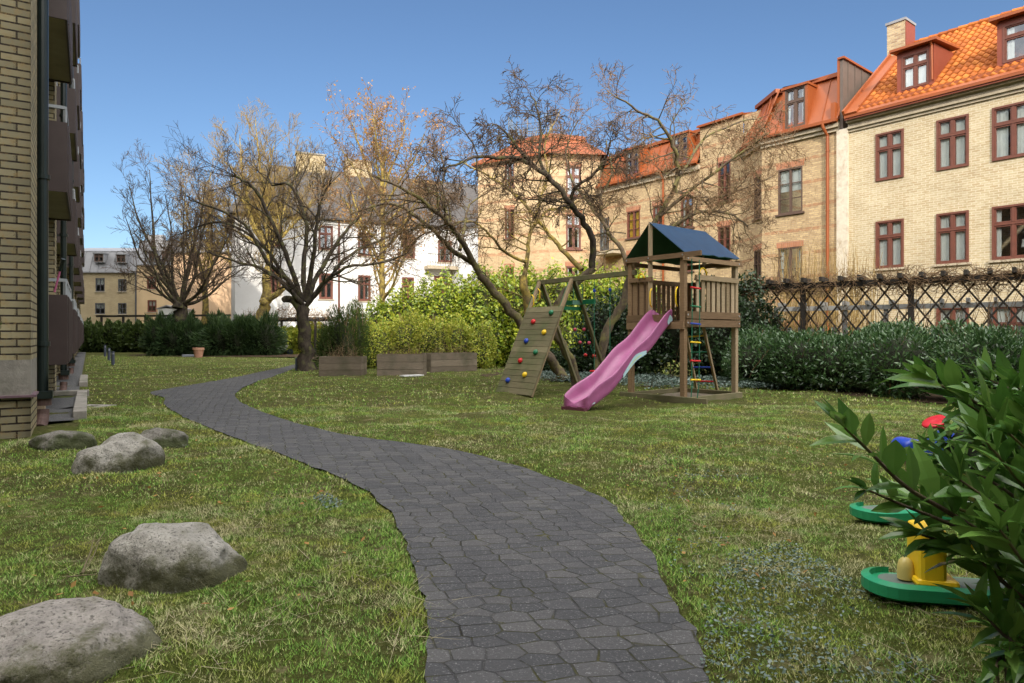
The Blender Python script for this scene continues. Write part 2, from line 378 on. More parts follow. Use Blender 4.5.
base = m.mix(m.ramp(m.noise(110, 2, .6), [(.60, (0, 0, 0)), (.70, (.35, .35, .35))]), base, (.45, .45, .45))
base = m.mix(.8, base, m.ramp(m.noise(1.6, 5, .7), [(.3, (.78, .78, .80)), (.7, (1, 1, 1))]), 'MULTIPLY')
jc = m.ramp(m.noise(4, 4, .7), [(.40, (.022, .020, .018)), (.52, (.06, .06, .014)), (.8, (.12, .11, .02))])
m.col(m.mix(joint, base, jc)); m.bump(m.math('ADD', m.math('MULTIPLY', m.noise(70, 5, .75), .45), m.ramp(wj, [(0, (0, 0, 0)), (.045, (.9, .9, .9)), (.2, (1, 1, 1))])), .8, .015); M['path'] = m.m
# granite
def rock(name, a, b, moss, mf):
    m = Mat(name, .85, .25); n = m.noise(14, 8, .8, 'obj'); c = m.ramp(n, [(.3, a), (.55, b), (.75, tuple(x * 1.5 for x in b))])
    c = m.mix(m.ramp(m.noise(70, 2, .6, 'obj'), [(.56, (0, 0, 0)), (.66, (.7, .7, .7))]), c, tuple(x * .25 for x in a))
    sp_ = m.t.nodes.new('ShaderNodeSeparateXYZ'); m.l(m.coord('obj'), sp_.inputs[0])
    lowm = m.math('SUBTRACT', m.noise(4.5, 6, .75, 'obj'), m.math('MULTIPLY', sp_.outputs[2], 1.1)); c = m.mix(m.ramp(lowm, [(.30, (0, 0, 0)), (.46, (.9, .9, .9))]), c, moss); c = m.mix(m.ramp(m.noise(11, 5, .8, 'obj'), [(.58, (0, 0, 0)), (.66, (.55, .55, .55))]), c, (.42, .41, .37))
    c = m.mix(m.ramp(m.noise(3.5, 6, .7, 'obj'), [(mf, (0, 0, 0)), (mf + .12, (.85, .85, .85))]), c, moss)
    m.col(c); m.bump(m.math('ADD', m.noise(9, 8, .75, 'obj'), m.math('MULTIPLY', m.noise(45, 4, .7, 'obj'), .3)), .9, .04); return m.m
M['rock_g'] = rock('lichen_grey_granite', (.20, .19, .17), (.40, .38, .34), (.075, .075, .035), .50)
M['rock_b'] = rock('brown_grey_granite', (.18, .165, .15), (.36, .33, .30), (.10, .10, .05), .62)
M['rock_m'] = rock('mossy_granite', (.11, .10, .085), (.24, .225, .20), (.055, .065, .025), .45)
M['bark_dark'] = bark('dark_bark', (.026, .021, .017), (.085, .068, .052), (.11, .11, .045), .58)
M['bark_yel'] = bark('sunlit_lichen_bark', (.10, .075, .04), (.24, .18, .08), (.34, .26, .07), .5)  # sunlit yellow of the limbs put into the bark colour, plus lichen
M['bark_brn'] = bark('brown_bark', (.06, .045, .032), (.15, .115, .08), (.17, .155, .06), .55)
M['twig_dark'] = bark('dark_twigs', (.055, .038, .028), (.15, .105, .07))
M['twig_brn'] = bark('brown_twigs', (.13, .08, .045), (.32, .21, .12))
M['twig_yel'] = bark('yellow_brown_twigs', (.16, .11, .045), (.34, .24, .09))
M['leaf_dry'] = leafmat('dry_orange_leaves', [(.24, .12, .04), (.42, .22, .07), (.54, .32, .11)], .7, .35)
M['leaf_laurel'] = leafmat('laurel_hedge_leaves', [(.018, .050, .014), (.040, .095, .026), (.070, .14, .045), (.13, .20, .09)], .28, .12, .6)
M['leaf_near'] = leafmat('glossy_laurel_leaves', [(.04, .11, .022), (.10, .22, .036), (.18, .31, .065)], .27, .2, .6, 4)
M['leaf_lit'] = leafmat('yellow_green_shrub_leaves', [(.12, .18, .022), (.24, .31, .035), (.38, .40, .05), (.48, .44, .09)], .5, .4)
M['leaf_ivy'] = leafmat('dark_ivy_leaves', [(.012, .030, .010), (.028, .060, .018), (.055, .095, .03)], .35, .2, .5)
M['leaf_ivy_lit'] = leafmat('sunlit_ivy_leaves', [(.06, .11, .015), (.17, .26, .025), (.33, .40, .035), (.50, .50, .06)], .35, .3, .5)  # brighter copy of the ivy leaves, sunlight put into the colour
M['needle'] = leafmat('dark_yew_needles', [(.014, .036, .013), (.038, .075, .022), (.075, .125, .036)], .6, .15)
M['needle2'] = leafmat('mid_green_conifer', [(.030, .055, .012), (.06, .10, .02), (.10, .15, .03)], .6, .2)
M['creeper'] = leafmat('blue_green_groundcover', [(.04, .07, .05), (.10, .15, .12), (.20, .26, .23)], .35, .15, .5)
M['stalk'] = plain('dry_stalks', (.22, .15, .08), .9, .3, 20, 0)
# ------------------------------------------------------------------ lawn, path, beds
def upx(fr, px, n=0.0):                  # u on a vertical plane where pixel column px meets it
    k = (px - 512) / F_PX; o = fr.o + fr.n * n
    return (k * o[1] - o[0]) / (fr.u[0] - k * fr.u[1])
def zpx(fr, u, y, n=0.0):
    return CAMH + (HZ - y) / F_PX * fr.p(u, n, 0)[1]

PL = [(425, 760), (425, 683), (428, 640), (425, 600), (418, 580), (412, 560), (402, 535), (395, 515), (372, 495), (345, 478), (310, 466), (270, 450), (235, 438), (215, 430), (185, 418), (162, 404), (168, 398), (145, 393), (165, 389), (200, 383.5), (235, 377.5), (262, 371.5), (290, 366), (300, 362)]
PR = [(306, 364), (275, 376), (250, 384), (237, 391), (234, 398), (245, 405), (275, 417), (310, 427), (350, 436), (395, 441.5), (440, 447), (490, 458), (530, 470), (575, 486), (610, 500), (625, 520), (640, 535), (658, 560), (665, 590), (685, 620), (700, 650), (710, 683), (725, 760)]
def chaikin(p, k=2):
    for _ in range(k):
        q = [p[0]]
        for a, b in zip(p[:-1], p[1:]): q += [a * .75 + b * .25, a * .25 + b * .75]
        p = q + [p[-1]]
    return p
pl = chaikin([G(*p)[:2] for p in PL], 2); pr = chaikin([G(*p)[:2] for p in PR], 2)
pl = [V(-.25, .4), V(-.24, 1.1)] + pl; pr = pr + [V(.62, 1.1), V(.62, .4)]
_q = []
for _a, _b in zip(pl + pr, (pl + pr)[1:] + (pl + pr)[:1]):
    _k = max(1, int(np.linalg.norm(_b - _a) / .22)); _q += [_a + (_b - _a) * i / _k for i in range(_k)]
_q = [p + V(mn.noise(Vector((p[0] * 3.1, p[1] * 3.1, 0))), mn.noise(Vector((p[0] * 3.1, p[1] * 3.1, 9))))[:2] * .035 + V(mn.noise(Vector((p[0] * 11, p[1] * 11, 0))), 0) * .03 for p in _q]
PATH = np.array(_q)
def sdf_path(P):                         # signed distance to the path outline, negative inside
    P = np.asarray(P, float); out = np.full(len(P), 1e9); ins = np.zeros(len(P), bool)
    A = PATH; B = np.roll(PATH, -1, 0)
    for a, b in zip(A, B):
        e = b - a; w = P - a; t = np.clip((w @ e) / max(e @ e, 1e-12), 0, 1)
        d = w - t[:, None] * e; out = np.minimum(out, (d * d).sum(1))
        c = ((a[1] > P[:, 1]) != (b[1] > P[:, 1]))
        with np.errstate(divide='ignore', invalid='ignore'):
            xi = (b[0] - a[0]) * (P[:, 1] - a[1]) / (b[1] - a[1]) + a[0]
        ins ^= c & (P[:, 0] < xi)
    d = np.sqrt(out); d[ins] *= -1; return d
def bumps(x, y):
    return (.022 * np.sin(1.7 * x + .6) * np.sin(1.3 * y + .4) + .014 * np.sin(3.9 * x - 2.1 * y) + .011 * np.sin(6.3 * y + 2.7 * x + 1) + .006 * np.sin(11.3 * x + 5.1 * y))
def ground_z(P):
    P = np.asarray(P, float); d = sdf_path(P)
    k = np.clip((d + .02) / .10, 0, 1); far = np.clip((40 - P[:, 1]) / 20, 0, 1)
    return -.022 + k * .030 + np.clip(d / .8, 0, 1) * (.02 + bumps(P[:, 0], P[:, 1]) * (.3 + .7 * far))
xs = np.unique(np.concatenate([-np.geomspace(9, 600, 26), np.arange(-9, 9.01, .09), np.geomspace(9, 600, 26)]))
ys = np.unique(np.concatenate([-np.geomspace(1, 300, 16), np.arange(-1, 10, .09), np.arange(10, 24, .2), np.geomspace(24, 1200, 34)]))
XX, YY = np.meshgrid(xs, ys); PP = np.stack([XX.ravel(), YY.ravel()], 1); ZZ = ground_z(PP)
nx, ny = len(xs), len(ys); ii = np.arange(nx * ny).reshape(ny, nx)
ff = np.stack([ii[:-1, :-1], ii[:-1, 1:], ii[1:, 1:], ii[1:, :-1]], -1).reshape(-1, 4)
g = npmesh('lawn', np.column_stack([PP, ZZ]), ff, M['lawn'], nper=4, smooth=True); tag(g, kind='structure')
pb = MB(); pb.quad([V(x, y, 0.004) for x, y in PATH][::-1])
po = pb.build('path', M['path']); tag(po, kind='structure')
import bmesh
bm = bmesh.new(); bm.from_mesh(po.data); bmesh.ops.triangulate(bm, faces=bm.faces); bm.normal_update()
for fc in bm.faces:
    if fc.normal.z < 0: fc.normal_flip()
bm.to_mesh(po.data); bm.free()

def bed(name, pts, z=.045):
    poly = chaikin([V(*p) for p in pts] + [V(*pts[0])], 2)[:-1]
    c = sum(poly) / len(poly); b = MB()
    for a, d in zip(poly, poly[1:] + poly[:1]):
        b.quad([V(c[0], c[1], z + .04), V(a[0], a[1], z - .03), V(d[0], d[1], z - .03)])
    o = b.build(name, M['soil']); tag(o, kind='structure'); return o
bed('planting_bed', [(5.6, 17.0), (6.9, 13.2), (8.0, 11.7), (10.5, 9), (13.5, 7), (14, 14), (9, 18)])
bed('planting_bed', [(-.6, 19.2), (1.2, 18.0), (3.8, 15.4), (5.2, 16.5), (6.6, 17.5), (5, 21), (2, 26), (-2, 24)])
bed('planting_bed', [(-24, 38.5), (-12, 38.8), (-7, 33), (-5.6, 24.2), (-1.5, 24.5), (0, 27), (-3, 40), (-14, 47), (-28, 47)])

# ------------------------------------------------------------------ grass
WORN = [(1.0, 10.6, 1.2), (-4.6, 19.5, 1.0), (-1.5, 18.5, 1.2), (2.1, 13.9, 1.2), (1.2, 15.6, 1.4), (3.2, 12.6, 1.5), (.2, 13.6, 1.1), (-.6, 10.2, .5), (-2.2, 9.6, .35), (1.9, 11.7, .9), (-8.5, 15.0, .6)]
def grass(name, n, ymin, ymax, hgt, wid, power, extra=0.0, seed=1, straw=False, label=None):
    r = np.random.default_rng(seed)
    Y = (ymin ** power + r.random(n) * (ymax ** power - ymin ** power)) ** (1 / power)
    X = (r.random(n) * 2 - 1) * (Y * .80 + .5)
    P = np.column_stack([X, Y]); d = sdf_path(P)
    cl = np.sin(2.1 * X + 1.3 * np.sin(1.1 * Y)) * np.sin(1.7 * Y + .9 * np.sin(1.9 * X)) + .5 * np.sin(5.3 * X + 2 * Y) * np.sin(4.1 * Y)
    keep = d > -.05 + .06 * r.random(n) - .07 * (np.sin(3.3 * Y + 2 * np.sin(5 * X)) * np.sin(7.1 * Y) > .25) * r.random(n)
    # beds, buildings and rocks stay bare
    keep &= ~((X < -5.9 - .631 * (Y - 8.13) + .62) & (Y > 7.6)) & ~((X < -5.9 - .631 * (Y - 8.13) - .2 + .0) & (Y > 6))
    if straw: keep &= cl > .45
    for wx, wy, wr in WORN: keep &= (r.random(n) < .06 + .94 * np.clip((np.hypot(X - wx, (Y - wy)) / wr - .45) * 1.6, 0, 1))
    tuft = np.sin(13 * X + 5 * np.sin(9 * Y)) * np.sin(15 * Y + 4 * np.sin(11 * X)); keep &= (tuft > -.55) | (r.random(n) < .35)
    tuft = tuft[keep]
    P = P[keep]; Y = Y[keep]; X = X[keep]; d = d[keep]; cl = cl[keep]; n = len(P); Z = ground_z(P)
    h = hgt * (.5 + 1.0 * r.random(n) ** 2) * (1 + .35 * cl) * (1 + .45 * tuft) * np.where(d < .15, 1.15, 1)
    w = wid * (.6 + .8 * r.random(n)); a = r.random(n) * 2 * np.pi; lean = (.3 + 1.6 * r.random(n)) * h * (2.6 if straw else 1)
    la = a + np.pi / 2 + (r.random(n) - .5) * 1.5
    bx, by = np.cos(a) * w / 2, np.sin(a) * w / 2
    v = np.empty((n, 3, 3)); v[:, 0] = np.column_stack([X - bx, Y - by, Z - .005]); v[:, 1] = np.column_stack([X + bx, Y + by, Z - .005])
    v[:, 2] = np.column_stack([X + np.cos(la) * lean, Y + np.sin(la) * lean, Z + h * (.35 if straw else 1)])
    f = np.arange(n * 3).reshape(n, 3); rn = r.random(n)
    if straw: rn = .75 + .25 * rn
    o = npmesh(name, v.reshape(-1, 3), f, M['straw'] if straw else M['grass'], rnd=rn, nper=3)
    tag(o, label, 'grass', kind='stuff'); return o
M['straw'] = leafmat('straw_blades', [(.16, .13, .07), (.26, .22, .13), (.40, .35, .22)], .8, .2)
grass('lawn_grass', 300000, 1.9, 5.0, .0145, .0045, 1.6, seed=1, label='short mossy grass on both sides of the near path')
grass('lawn_grass', 260000, 5.0, 11.5, .019, .0085, 1.7, seed=2, label='short grass on the lawn around the swings and slide')
grass('lawn_grass', 150000, 11.5, 40.0, .030, .022, 1.6, seed=3, label='bright green grass on the far lawn')
grass('straw_litter', 42000, 2.0, 12.0, .05, .0045, 1.5, seed=4, straw=True, label='flattened dry straw lying in the grass')

# ------------------------------------------------------------------ building kit
def wall(b, fr, L, z0, z1, ops=(), depth=.16, u0=0.0):
    us = sorted({u0, L, *[o[0] for o in ops], *[o[1] for o in ops]}); zs = sorted({z0, z1, *[o[2] for o in ops], *[o[3] for o in ops]})
    us = [u for u in us if u0 <= u <= L]; zs = [z for z in zs if z0 <= z <= z1]
    for a, c in zip(us[:-1], us[1:]):
        for d, e in zip(zs[:-1], zs[1:]):
            mu, mz = (a + c) / 2, (d + e) / 2
            if any(o[0] < mu < o[1] and o[2] < mz < o[3] for o in ops): continue
            b.quad([fr.p(a, 0, d), fr.p(c, 0, d), fr.p(c, 0, e), fr.p(a, 0, e)], [(a, d), (c, d), (c, e), (a, e)])
    for o in ops:
        a, c, d, e = o
        for q, uv in (([fr.p(a, 0, d), fr.p(a, 0, e), fr.p(a, -depth, e), fr.p(a, -depth, d)], [(0, d), (0, e), (depth, e), (depth, d)]),
                      ([fr.p(c, 0, e), fr.p(c, 0, d), fr.p(c, -depth, d), fr.p(c, -depth, e)], [(0, e), (0, d), (depth, d), (depth, e)]),
                      ([fr.p(a, 0, e), fr.p(c, 0, e), fr.p(c, -depth, e), fr.p(a, -depth, e)], [(a, 0), (c, 0), (c, depth), (a, depth)]),
                      ([fr.p(c, 0, d), fr.p(a, 0, d), fr.p(a, -depth, d), fr.p(c, -depth, d)], [(c, 0), (a, 0), (a, depth), (c, depth)])):
            b.quad(q, uv)
def window(fr, o, parent, mat, style='cross', sill='stone', inset=.06, cas=.07, curtain=0, mus=0, name='window', proud=None):
    """casing and glazing bars as one mesh, with panes, sill and curtains as its children"""
    a, c, d, e = o; w = MB(); n1 = -inset + .05 if proud is None else proud; n0 = -inset - .06
    bx = lambda *q: w.box(fr, *q)
    bx(a, a + cas, n0, n1, d, e); bx(c - cas, c, n0, n1, d, e); bx(a + cas, c - cas, n0, n1, e - cas, e); bx(a + cas, c - cas, n0, n1, d, d + cas)
    m = (a + c) / 2; n2 = n1 - .02; n3 = n1 - .035; t = .045; s = .04
    if style == 'cross':
        zt = e - (e - d) * .34
        bx(a + cas, c - cas, n0 + .01, n2 + .008, zt - .035, zt + .035)
        for zz0, zz1 in ((d + cas, zt - .045), (zt + .045, e - cas)):
            bx(m - t / 1.3, m + t / 1.3, n0 + .01, n2, zz0, zz1)
            for x0, x1 in ((a + cas, m - t / 1.3), (m + t / 1.3, c - cas)):
                bx(x0, x0 + s, n0 + .02, n3, zz0, zz1); bx(x1 - s, x1, n0 + .02, n3, zz0, zz1)
                bx(x0 + s, x1 - s, n0 + .02, n3, zz0, zz0 + s); bx(x0 + s, x1 - s, n0 + .02, n3, zz1 - s, zz1)
    elif style == 'case':
        bx(m - t, m + t, n0 + .01, n2, d + cas, e - cas)
        k = mus
        for i in range(1, k + 1):
            z = d + (e - d) * i / (k + 1)
            for x0, x1 in ((a + cas, m - t), (m + t, c - cas)): bx(x0, x1, n0 + .03, n3, z - .016, z + .016)
    elif style == 'half':
        zt = (d + e) / 2; bx(a + cas, c - cas, n0 + .01, n2, zt - .035, zt + .035)
        for zz0, zz1 in ((d + cas, zt - .035), (zt + .035, e - cas)): bx(m - t / 1.5, m + t / 1.5, n0 + .01, n2 - .004, zz0, zz1)
    ow = w.build(name, mat, parent)
    g = MB(); ng = -inset - .035; g.quad([fr.p(a + cas * .8, ng, d + cas * .8), fr.p(c - cas * .8, ng, d + cas * .8), fr.p(c - cas * .8, ng, e - cas * .8), fr.p(a + cas * .8, ng, e - cas * .8)])
    g.build('pane', M['glass'], ow)
    if sill:
        s_ = MB(); s_.box(fr, a - .09, c + .09, -.06, .075, d - .075, d - .003); s_.build('sill', M[sill], ow)
    if curtain:
        k = MB(); nc = ng - .035
        def drape(x0, x1, z0, z1):
            N = max(3, int((x1 - x0) / .05))
            for i in range(N):
                p, q = x0 + (x1 - x0) * i / N, x0 + (x1 - x0) * (i + 1) / N
                np_, nq = nc - .010 * (i % 2), nc - .010 * ((i + 1) % 2)
                k.quad([fr.p(p, np_, z0), fr.p(q, nq, z0), fr.p(q, nq, z1), fr.p(p, np_, z1)])
        w_ = c - a
        if curtain == 1: drape(a, a + w_ * .36, d, e); drape(m + .08, m + w_ * .34, d, e)
        elif curtain == 2: drape(a, c, d + (e - d) * .5, e)
        elif curtain == 3: drape(a, a + w_ * .2, d, e); drape(c - w_ * .2, c, d, e)
        elif curtain == 4: drape(a, c, d, e)
        elif curtain == 5: drape(a + .1, a + w_ * .38, d, e); drape(m + .1, c - w_ * .1, d, e)
        k.build('curtain', M['yellowcloth' if curtain == 5 else 'curtain'], ow)
    return ow
def opx(fr, x0, x1, yt, yb):             # opening from photo pixels, heights read at x0
    u0, u1 = sorted((upx(fr, x0), upx(fr, x1))); u = upx(fr, x0)
    return (u0, u1, zpx(fr, u, yb), zpx(fr, u, yt))
def arch(fr, o, parent, h=.24):
    b = MB(); b.box(fr, o[0] - .06, o[1] + .06, -.05, .012, o[3] + .002, o[3] + h); b.build('brick_lintel', M['brick_arch'], parent)
def roof_slab(b, pts, th=.12):           # pts: quad or tri in world, extruded downward
    P = [np.array(p, float) for p in pts]; D = V(0, 0, -th)
    ln = np.linalg.norm(P[1] - P[0]); hh = np.linalg.norm(P[-1] - P[0])
    uv = [(0, 0), (ln, 0), (ln, hh), (0, hh)][:len(P)]
    b.quad(P, uv); b.quad([p + D for p in P][::-1])
    for i in range(len(P)):
        j = (i + 1) % len(P); b.quad([P[j], P[i], P[i] + D, P[j] + D])
def seams(b, fr, u0, u1, nb, zb, nt, zt, step=.55, h=.035):
    k = max(1, int((u1 - u0) / step))
    for i in range(k + 1):
        u = u0 + (u1 - u0) * i / k
        b.beam(fr.p(u, nb + .01, zb + .005), fr.p(u, nt + .01, zt), .022, h * 1.6, up=fr.n)
def backs(b, fr, L, dep, z1, u0=0.0, z0=-.5):      # rear and side walls closing a house
    for a, c in (((u0, 0), (u0, -dep)), ((u0, -dep), (L, -dep)), ((L, -dep), (L, 0))):
        l = math.hypot(a[0] - c[0], a[1] - c[1])
        b.quad([fr.p(a[0], a[1], z0), fr.p(a[0], a[1], z1), fr.p(c[0], c[1], z1), fr.p(c[0], c[1], z0)], [(0, z0), (0, z1), (l, z1), (l, z0)])

# ---- cream brick house on the right (clay tile roof)
FA = Fr((12.7, 25.26), (.6145, -.789)); LA = 13.0
A = thing('apartment_house', 'cream brick apartment house with orange clay tile roof and two dormers, nearest on the right', 'house', FA.p(6, -4, 0))
ops = []
for x in (1, ): pass
cols_u = [(.98, 1.93), (2.97, 3.93), (4.58, 5.72), (6.7, 7.7), (8.8, 9.8), (10.9, 11.9)]
rows = [(6.85, 8.57), (3.66, 5.38), (.35, 2.20)]
for r_ in rows:
    for i, (a, c) in enumerate(cols_u):
        if r_[0] < 1 and i == 0: continue
        ops.append((a, c, r_[0], r_[1]))
b = MB(); wall(b, FA, LA, -.5, 9.32, ops); backs(b, FA, LA, 9, 9.32)
for u in (0.001, LA):
    b.quad([FA.p(u, 0, 9.32), FA.p(u, -4.5, 13.0), FA.p(u, -9, 9.32)], [(0, 9.3), (4.5, 13), (9, 9.3)])
b.build('wall', M['brick_cream'], A)
cu = [1, 1, 1, 1, 4, 1, 1, 1, 3, 3, 1, 3, 2, 2, 3, 3, 3, 3]
for i, o in enumerate(ops):
    ow = window(FA, o, A, M['frame_brown'], 'cross', 'stone' if o[2] < 6 else None, .02, .066, curtain=cu[i], proud=.045)
    if 3 < o[2] < 5 and o[0] > 2 and o[0] < 6:
        lp = MB(); cpt = FA.p((o[0] * .25 + o[1] * .75), -.25, o[2] + .08)
        lp.lathe(cpt, [(.02, 0), (.05, .0), (.045, .12), (.015, .22), (.015, .30)], 10); l2 = lp.build('table_lamp', M['p_red'], ow)
        sh = MB(); sh.lathe(cpt + V(0, 0, .28), [(.15, 0), (.12, .26)], 12); sh.build('lamp_shade', M['curtain'], ow)
b = MB(); b.box(FA, 0, LA, 0, .06, 8.88, 8.98); b.box(FA, 0, LA, 0, .13, 8.98, 9.06); b.box(FA, 0, LA, 0, .09, 9.06, 9.2); b.box(FA, 0, LA, 0, .24, 9.2, 9.31); b.build('cornice', M['stone'], A)
sl = (13.2 - 9.36) / 4.85
# clay tiles: corrugated rows
def tiles(fr, u0, u1, n0, z0, n1, z1, mat, parent, cw=.23, rh=.36, skip=()):
    Ls = math.hypot(n1 - n0, z1 - z0); nr = int(Ls / rh); nc = int((u1 - u0) / cw); K = 6
    sn = V(0, 0, 0) + fr.n * (z1 - z0) / Ls + V(0, 0, (n0 - n1) / Ls)
    vs = []; fs = []; rs = []
    for j in range(nr):
        t0, t1 = j / nr, min(1, (j + 1.12) / nr)
        for i in range(nc):
            r_ = random.random()
            base = len(vs)
            for k in range(K + 1):
                u = u0 + (i + k / K) * cw; q = .030 * math.sin(2 * math.pi * k / K) + (.012 if k < 3 else 0)
                for t, lift in ((t0, .045), (t1, .0)):
                    vs.append(fr.p(u, n0 + (n1 - n0) * t, z0 + (z1 - z0) * t) + sn * (q + lift + .02))
            for k in range(K):
                a_ = base + 2 * k; fs.append((a_, a_ + 2, a_ + 3, a_ + 1)); rs.append(r_)
            # front lip of each tile
            b2 = len(vs)
            for k in range(K + 1):
                u = u0 + (i + k / K) * cw; vs.append(fr.p(u, n0 + (n1 - n0) * t0, z0 + (z1 - z0) * t0) + sn * .0)
            for k in range(K): fs.append((b2 + k, b2 + k + 1, base + 2 * k + 2, base + 2 * k)); rs.append(r_ * .6)
    return npmesh('tile_roof', np.array(vs), np.array(fs), mat, parent, rnd=rs, nper=4)
# deck under tiles and rear slope
b = MB(); roof_slab(b, [FA.p(0, .35, 9.36), FA.p(LA, .35, 9.36), FA.p(LA, -4.5, 13.2), FA.p(0, -4.5, 13.2)], .1)
roof_slab(b, [FA.p(LA, -9.3, 9.36), FA.p(0, -9.3, 9.36), FA.p(0, -4.5, 13.2), FA.p(LA, -4.5, 13.2)], .1); b.build('roof_deck', M['redmetal_d'], A)
tiles(FA, .42, LA, .12, 9.56, -4.5, 13.215, M['tile'], A)
b = MB()
for i in range(int(LA / .35)):
    u = .4 + i * .35; b.tube([FA.p(u, -4.5, 13.27), FA.p(u + .38, -4.5, 13.255)], [.12, .10], 8)
b.build('ridge_tiles', M['tile'], A)
b = MB(); b.beam(FA.p(0, .36, 9.37), FA.p(LA, .36, 9.37), .06, .09); b.beam(FA.p(0, .24, 9.50), FA.p(LA, .24, 9.50), .24, .03, up=(FA.n * .62 + V(0, 0, .78)))
b.beam(FA.p(.25, .02, 9.70), FA.p(LA, .02, 9.70), .03, .13); b.build('eaves_gutter', M['redmetal'], A)
b = MB()                                  # sheet metal along the left gable
for nA, zA, nB, zB in ((.36, 9.42, -4.5, 13.30),):
    b.beam(FA.p(.2, nA, zA + .06), FA.p(.2, nB, zB + .06), .5, .06, up=(FA.n * .62 + V(0, 0, .78))); b.beam(FA.p(-.03, nA, zA + .1), FA.p(-.03, nB, zB + .1), .08, .22, up=(FA.n * .62 + V(0, 0, .78)))
    b.beam(FA.p(.42, nA - .3, zA + .3), FA.p(.42, nB, zB + .1), .05, .12, up=(FA.n * .62 + V(0, 0, .78)))
b.build('gable_flashing', M['redmetal'], A)
# chimney behind the gable flashing
nC = -3.6; uc0, uc1 = upx(FA, 887, nC), upx(FA, 905, nC)
b = MB(); b.box(FA, uc0, uc1, nC - .9, nC, 11.6, zpx(FA, uc0, 26, nC)); ch = b.build('chimney', M['brick_chim'], A)
b = MB(); zc = zpx(FA, uc0, 26, nC); b.box(FA, uc0 - .05, uc1 + .05, nC - .95, nC + .05, zc + .003, zc + .1); b.build('chimney_cap', M['greymetal'], ch)
b = MB(); b.box(FA, uc1 + .004, uc1 + .04, nC - .88, nC - .02, 12.4, zc - .05); b.build('chimney_flashing', M['redmetal_d'], ch)
def dormer(fr, u0, u1, nf, zb, zt, nb, parent, slope, eaves_z, curtain=1, style='cross', mat='redmetal'):
    b = MB(); t = .16
    b.box(fr, u0, u0 + t, nf - .12, nf, zb, zt); b.box(fr, u1 - t, u1, nf - .12, nf, zb, zt); b.box(fr, u0 + t, u1 - t, nf - .12, nf, zt - .16, zt); b.box(fr, u0 + t, u1 - t, nf - .12, nf, zb, zb + .06)
    for u in (u0 + .01, u1 - .01):
        b.quad([fr.p(u, nf - .1, zb - .1), fr.p(u, nf - .1, zt), fr.p(u, nb, zt + .1), fr.p(u, nb, zt - .05)])
    d = b.build('dormer', M['redmetal_d'], parent)
    b = MB(); z2 = zt + .12
    roof_slab(b, [fr.p(u0 - .16, nf + .2, zt + .1), fr.p(u1 + .16, nf + .2, zt + .1), fr.p(u1 + .16, nb - .15, zt + .32), fr.p(u0 - .16, nb - .15, zt + .32)], .09)
    k = 3
    for i in range(k + 1): b.beam(fr.p(u0 + (u1 - u0) * i / k, nf + .18, zt + .12), fr.p(u0 + (u1 - u0) * i / k, nb, zt + .33), .02, .05)
    for u in (u0 - .005, u1 + .005):
        for q in range(4):
            n_ = nf - .15 - (nf - nb) * .22 * q
            b.beam(fr.p(u, n_, zb + (nf - n_) * slope), fr.p(u, n_, zt + .05), .03, .02)
    b.beam(fr.p(u0 - .16, nf + .22, zt + .06), fr.p(u1 + .16, nf + .22, zt + .06), .09, .09)
    b.tube([fr.p(u1 - .04, nf + .2, zt + .04), fr.p(u1 - .04, nf + .1, zt - .12), fr.p(u1 - .04, nf + .05, zb + .15)], .035, 8)
    b.build('dormer_roof', M[mat], d)
    o = (u0 + t, u1 - t, zb + .06, zt - .16); fw = Fr(fr.p(0, nf, 0), fr.u)
    window(fw, o, parent, M['frame_brown'], style, None, .03, .055, curtain=curtain)
    return d
dormer(FA, upx(FA, 897, -.35), upx(FA, 934, -.35), -.35, 9.98, 11.42, -2.15, A, sl, 9.36, 4)
u2 = upx(FA, 997, -.35); dormer(FA, u2, u2 + 1.75, -.35, 9.98, 11.42, -2.15, A, sl, 9.36, 3)
dormer(FA, u2 + 4.2, u2 + 5.9, -.35, 9.98, 11.42, -2.15, A, sl, 9.36, 3)
b = MB(); b.box(FA, -.42, .0, -.3, .10, -.5, 9.05); b.build('corner_pier', M['whitewash'], A)

# ---- tan brick house with mansard (middle right)
FB = Fr((10.44, 28.0), (.636, -.771)); LB = math.hypot(12.7 - 10.44, 28 - 25.26) - .33
B = thing('apartment_house', 'mottled tan brick house with orange mansard and orange downpipe, joined left of the cream house', 'house', FB.p(2, -4, 0))
oB = [opx(FB, 778, 802.5, 170.5, 215), opx(FB, 778, 802.3, 248.5, 291)]; oB.append((oB[0][0], oB[0][1], .0, 1.6))
b = MB(); wall(b, FB, LB, -.5, 9.36, oB)
FBc = Fr((10.34, 29.94), (.0515, -.9987)); LBc = 1.94
oC = [opx(FBc, 754, 761, 178.5, 220), opx(FBc, 754, 761, 251, 292)]
wall(b, FBc, LBc, -.5, 9.36, oC)
b.quad([FB.p(LB, 0, -.5), FB.p(LB, -9, -.5), FB.p(LB, -9, 11.3), FB.p(LB, 0, 9.36)], [(0, 0), (9, 0), (9, 11), (0, 9)])
b.quad([FB.p(LB, -9, -.5), FB.p(-2, -9, -.5), FB.p(-2, -9, 11.3), FB.p(LB, -9, 11.3)], [(0, 0), (5, 0), (5, 11), (0, 11)])
b.build('wall', M['brick_tan'], B)
for i, o in enumerate(oB): window(FB, o, B, M['frame_dark'], 'case', 'frame_dark', .05, .06, curtain=(2, 3, 0)[i], mus=2 if i == 0 else 1); arch(FB, o, B)
for o in oC: window(FBc, o, B, M['frame_dark'], 'case', 'frame_dark', .05, .05, mus=2); arch(FBc, o, B)
b = MB(); b.box(FB, 0, LB, 0, .10, 9.02, 9.16); b.box(FB, 0, LB, 0, .2, 9.16, 9.33); b.box(FBc, 0, LBc + .1, 0, .15, 9.14, 9.33); b.build('cornice', M['stone'], B)
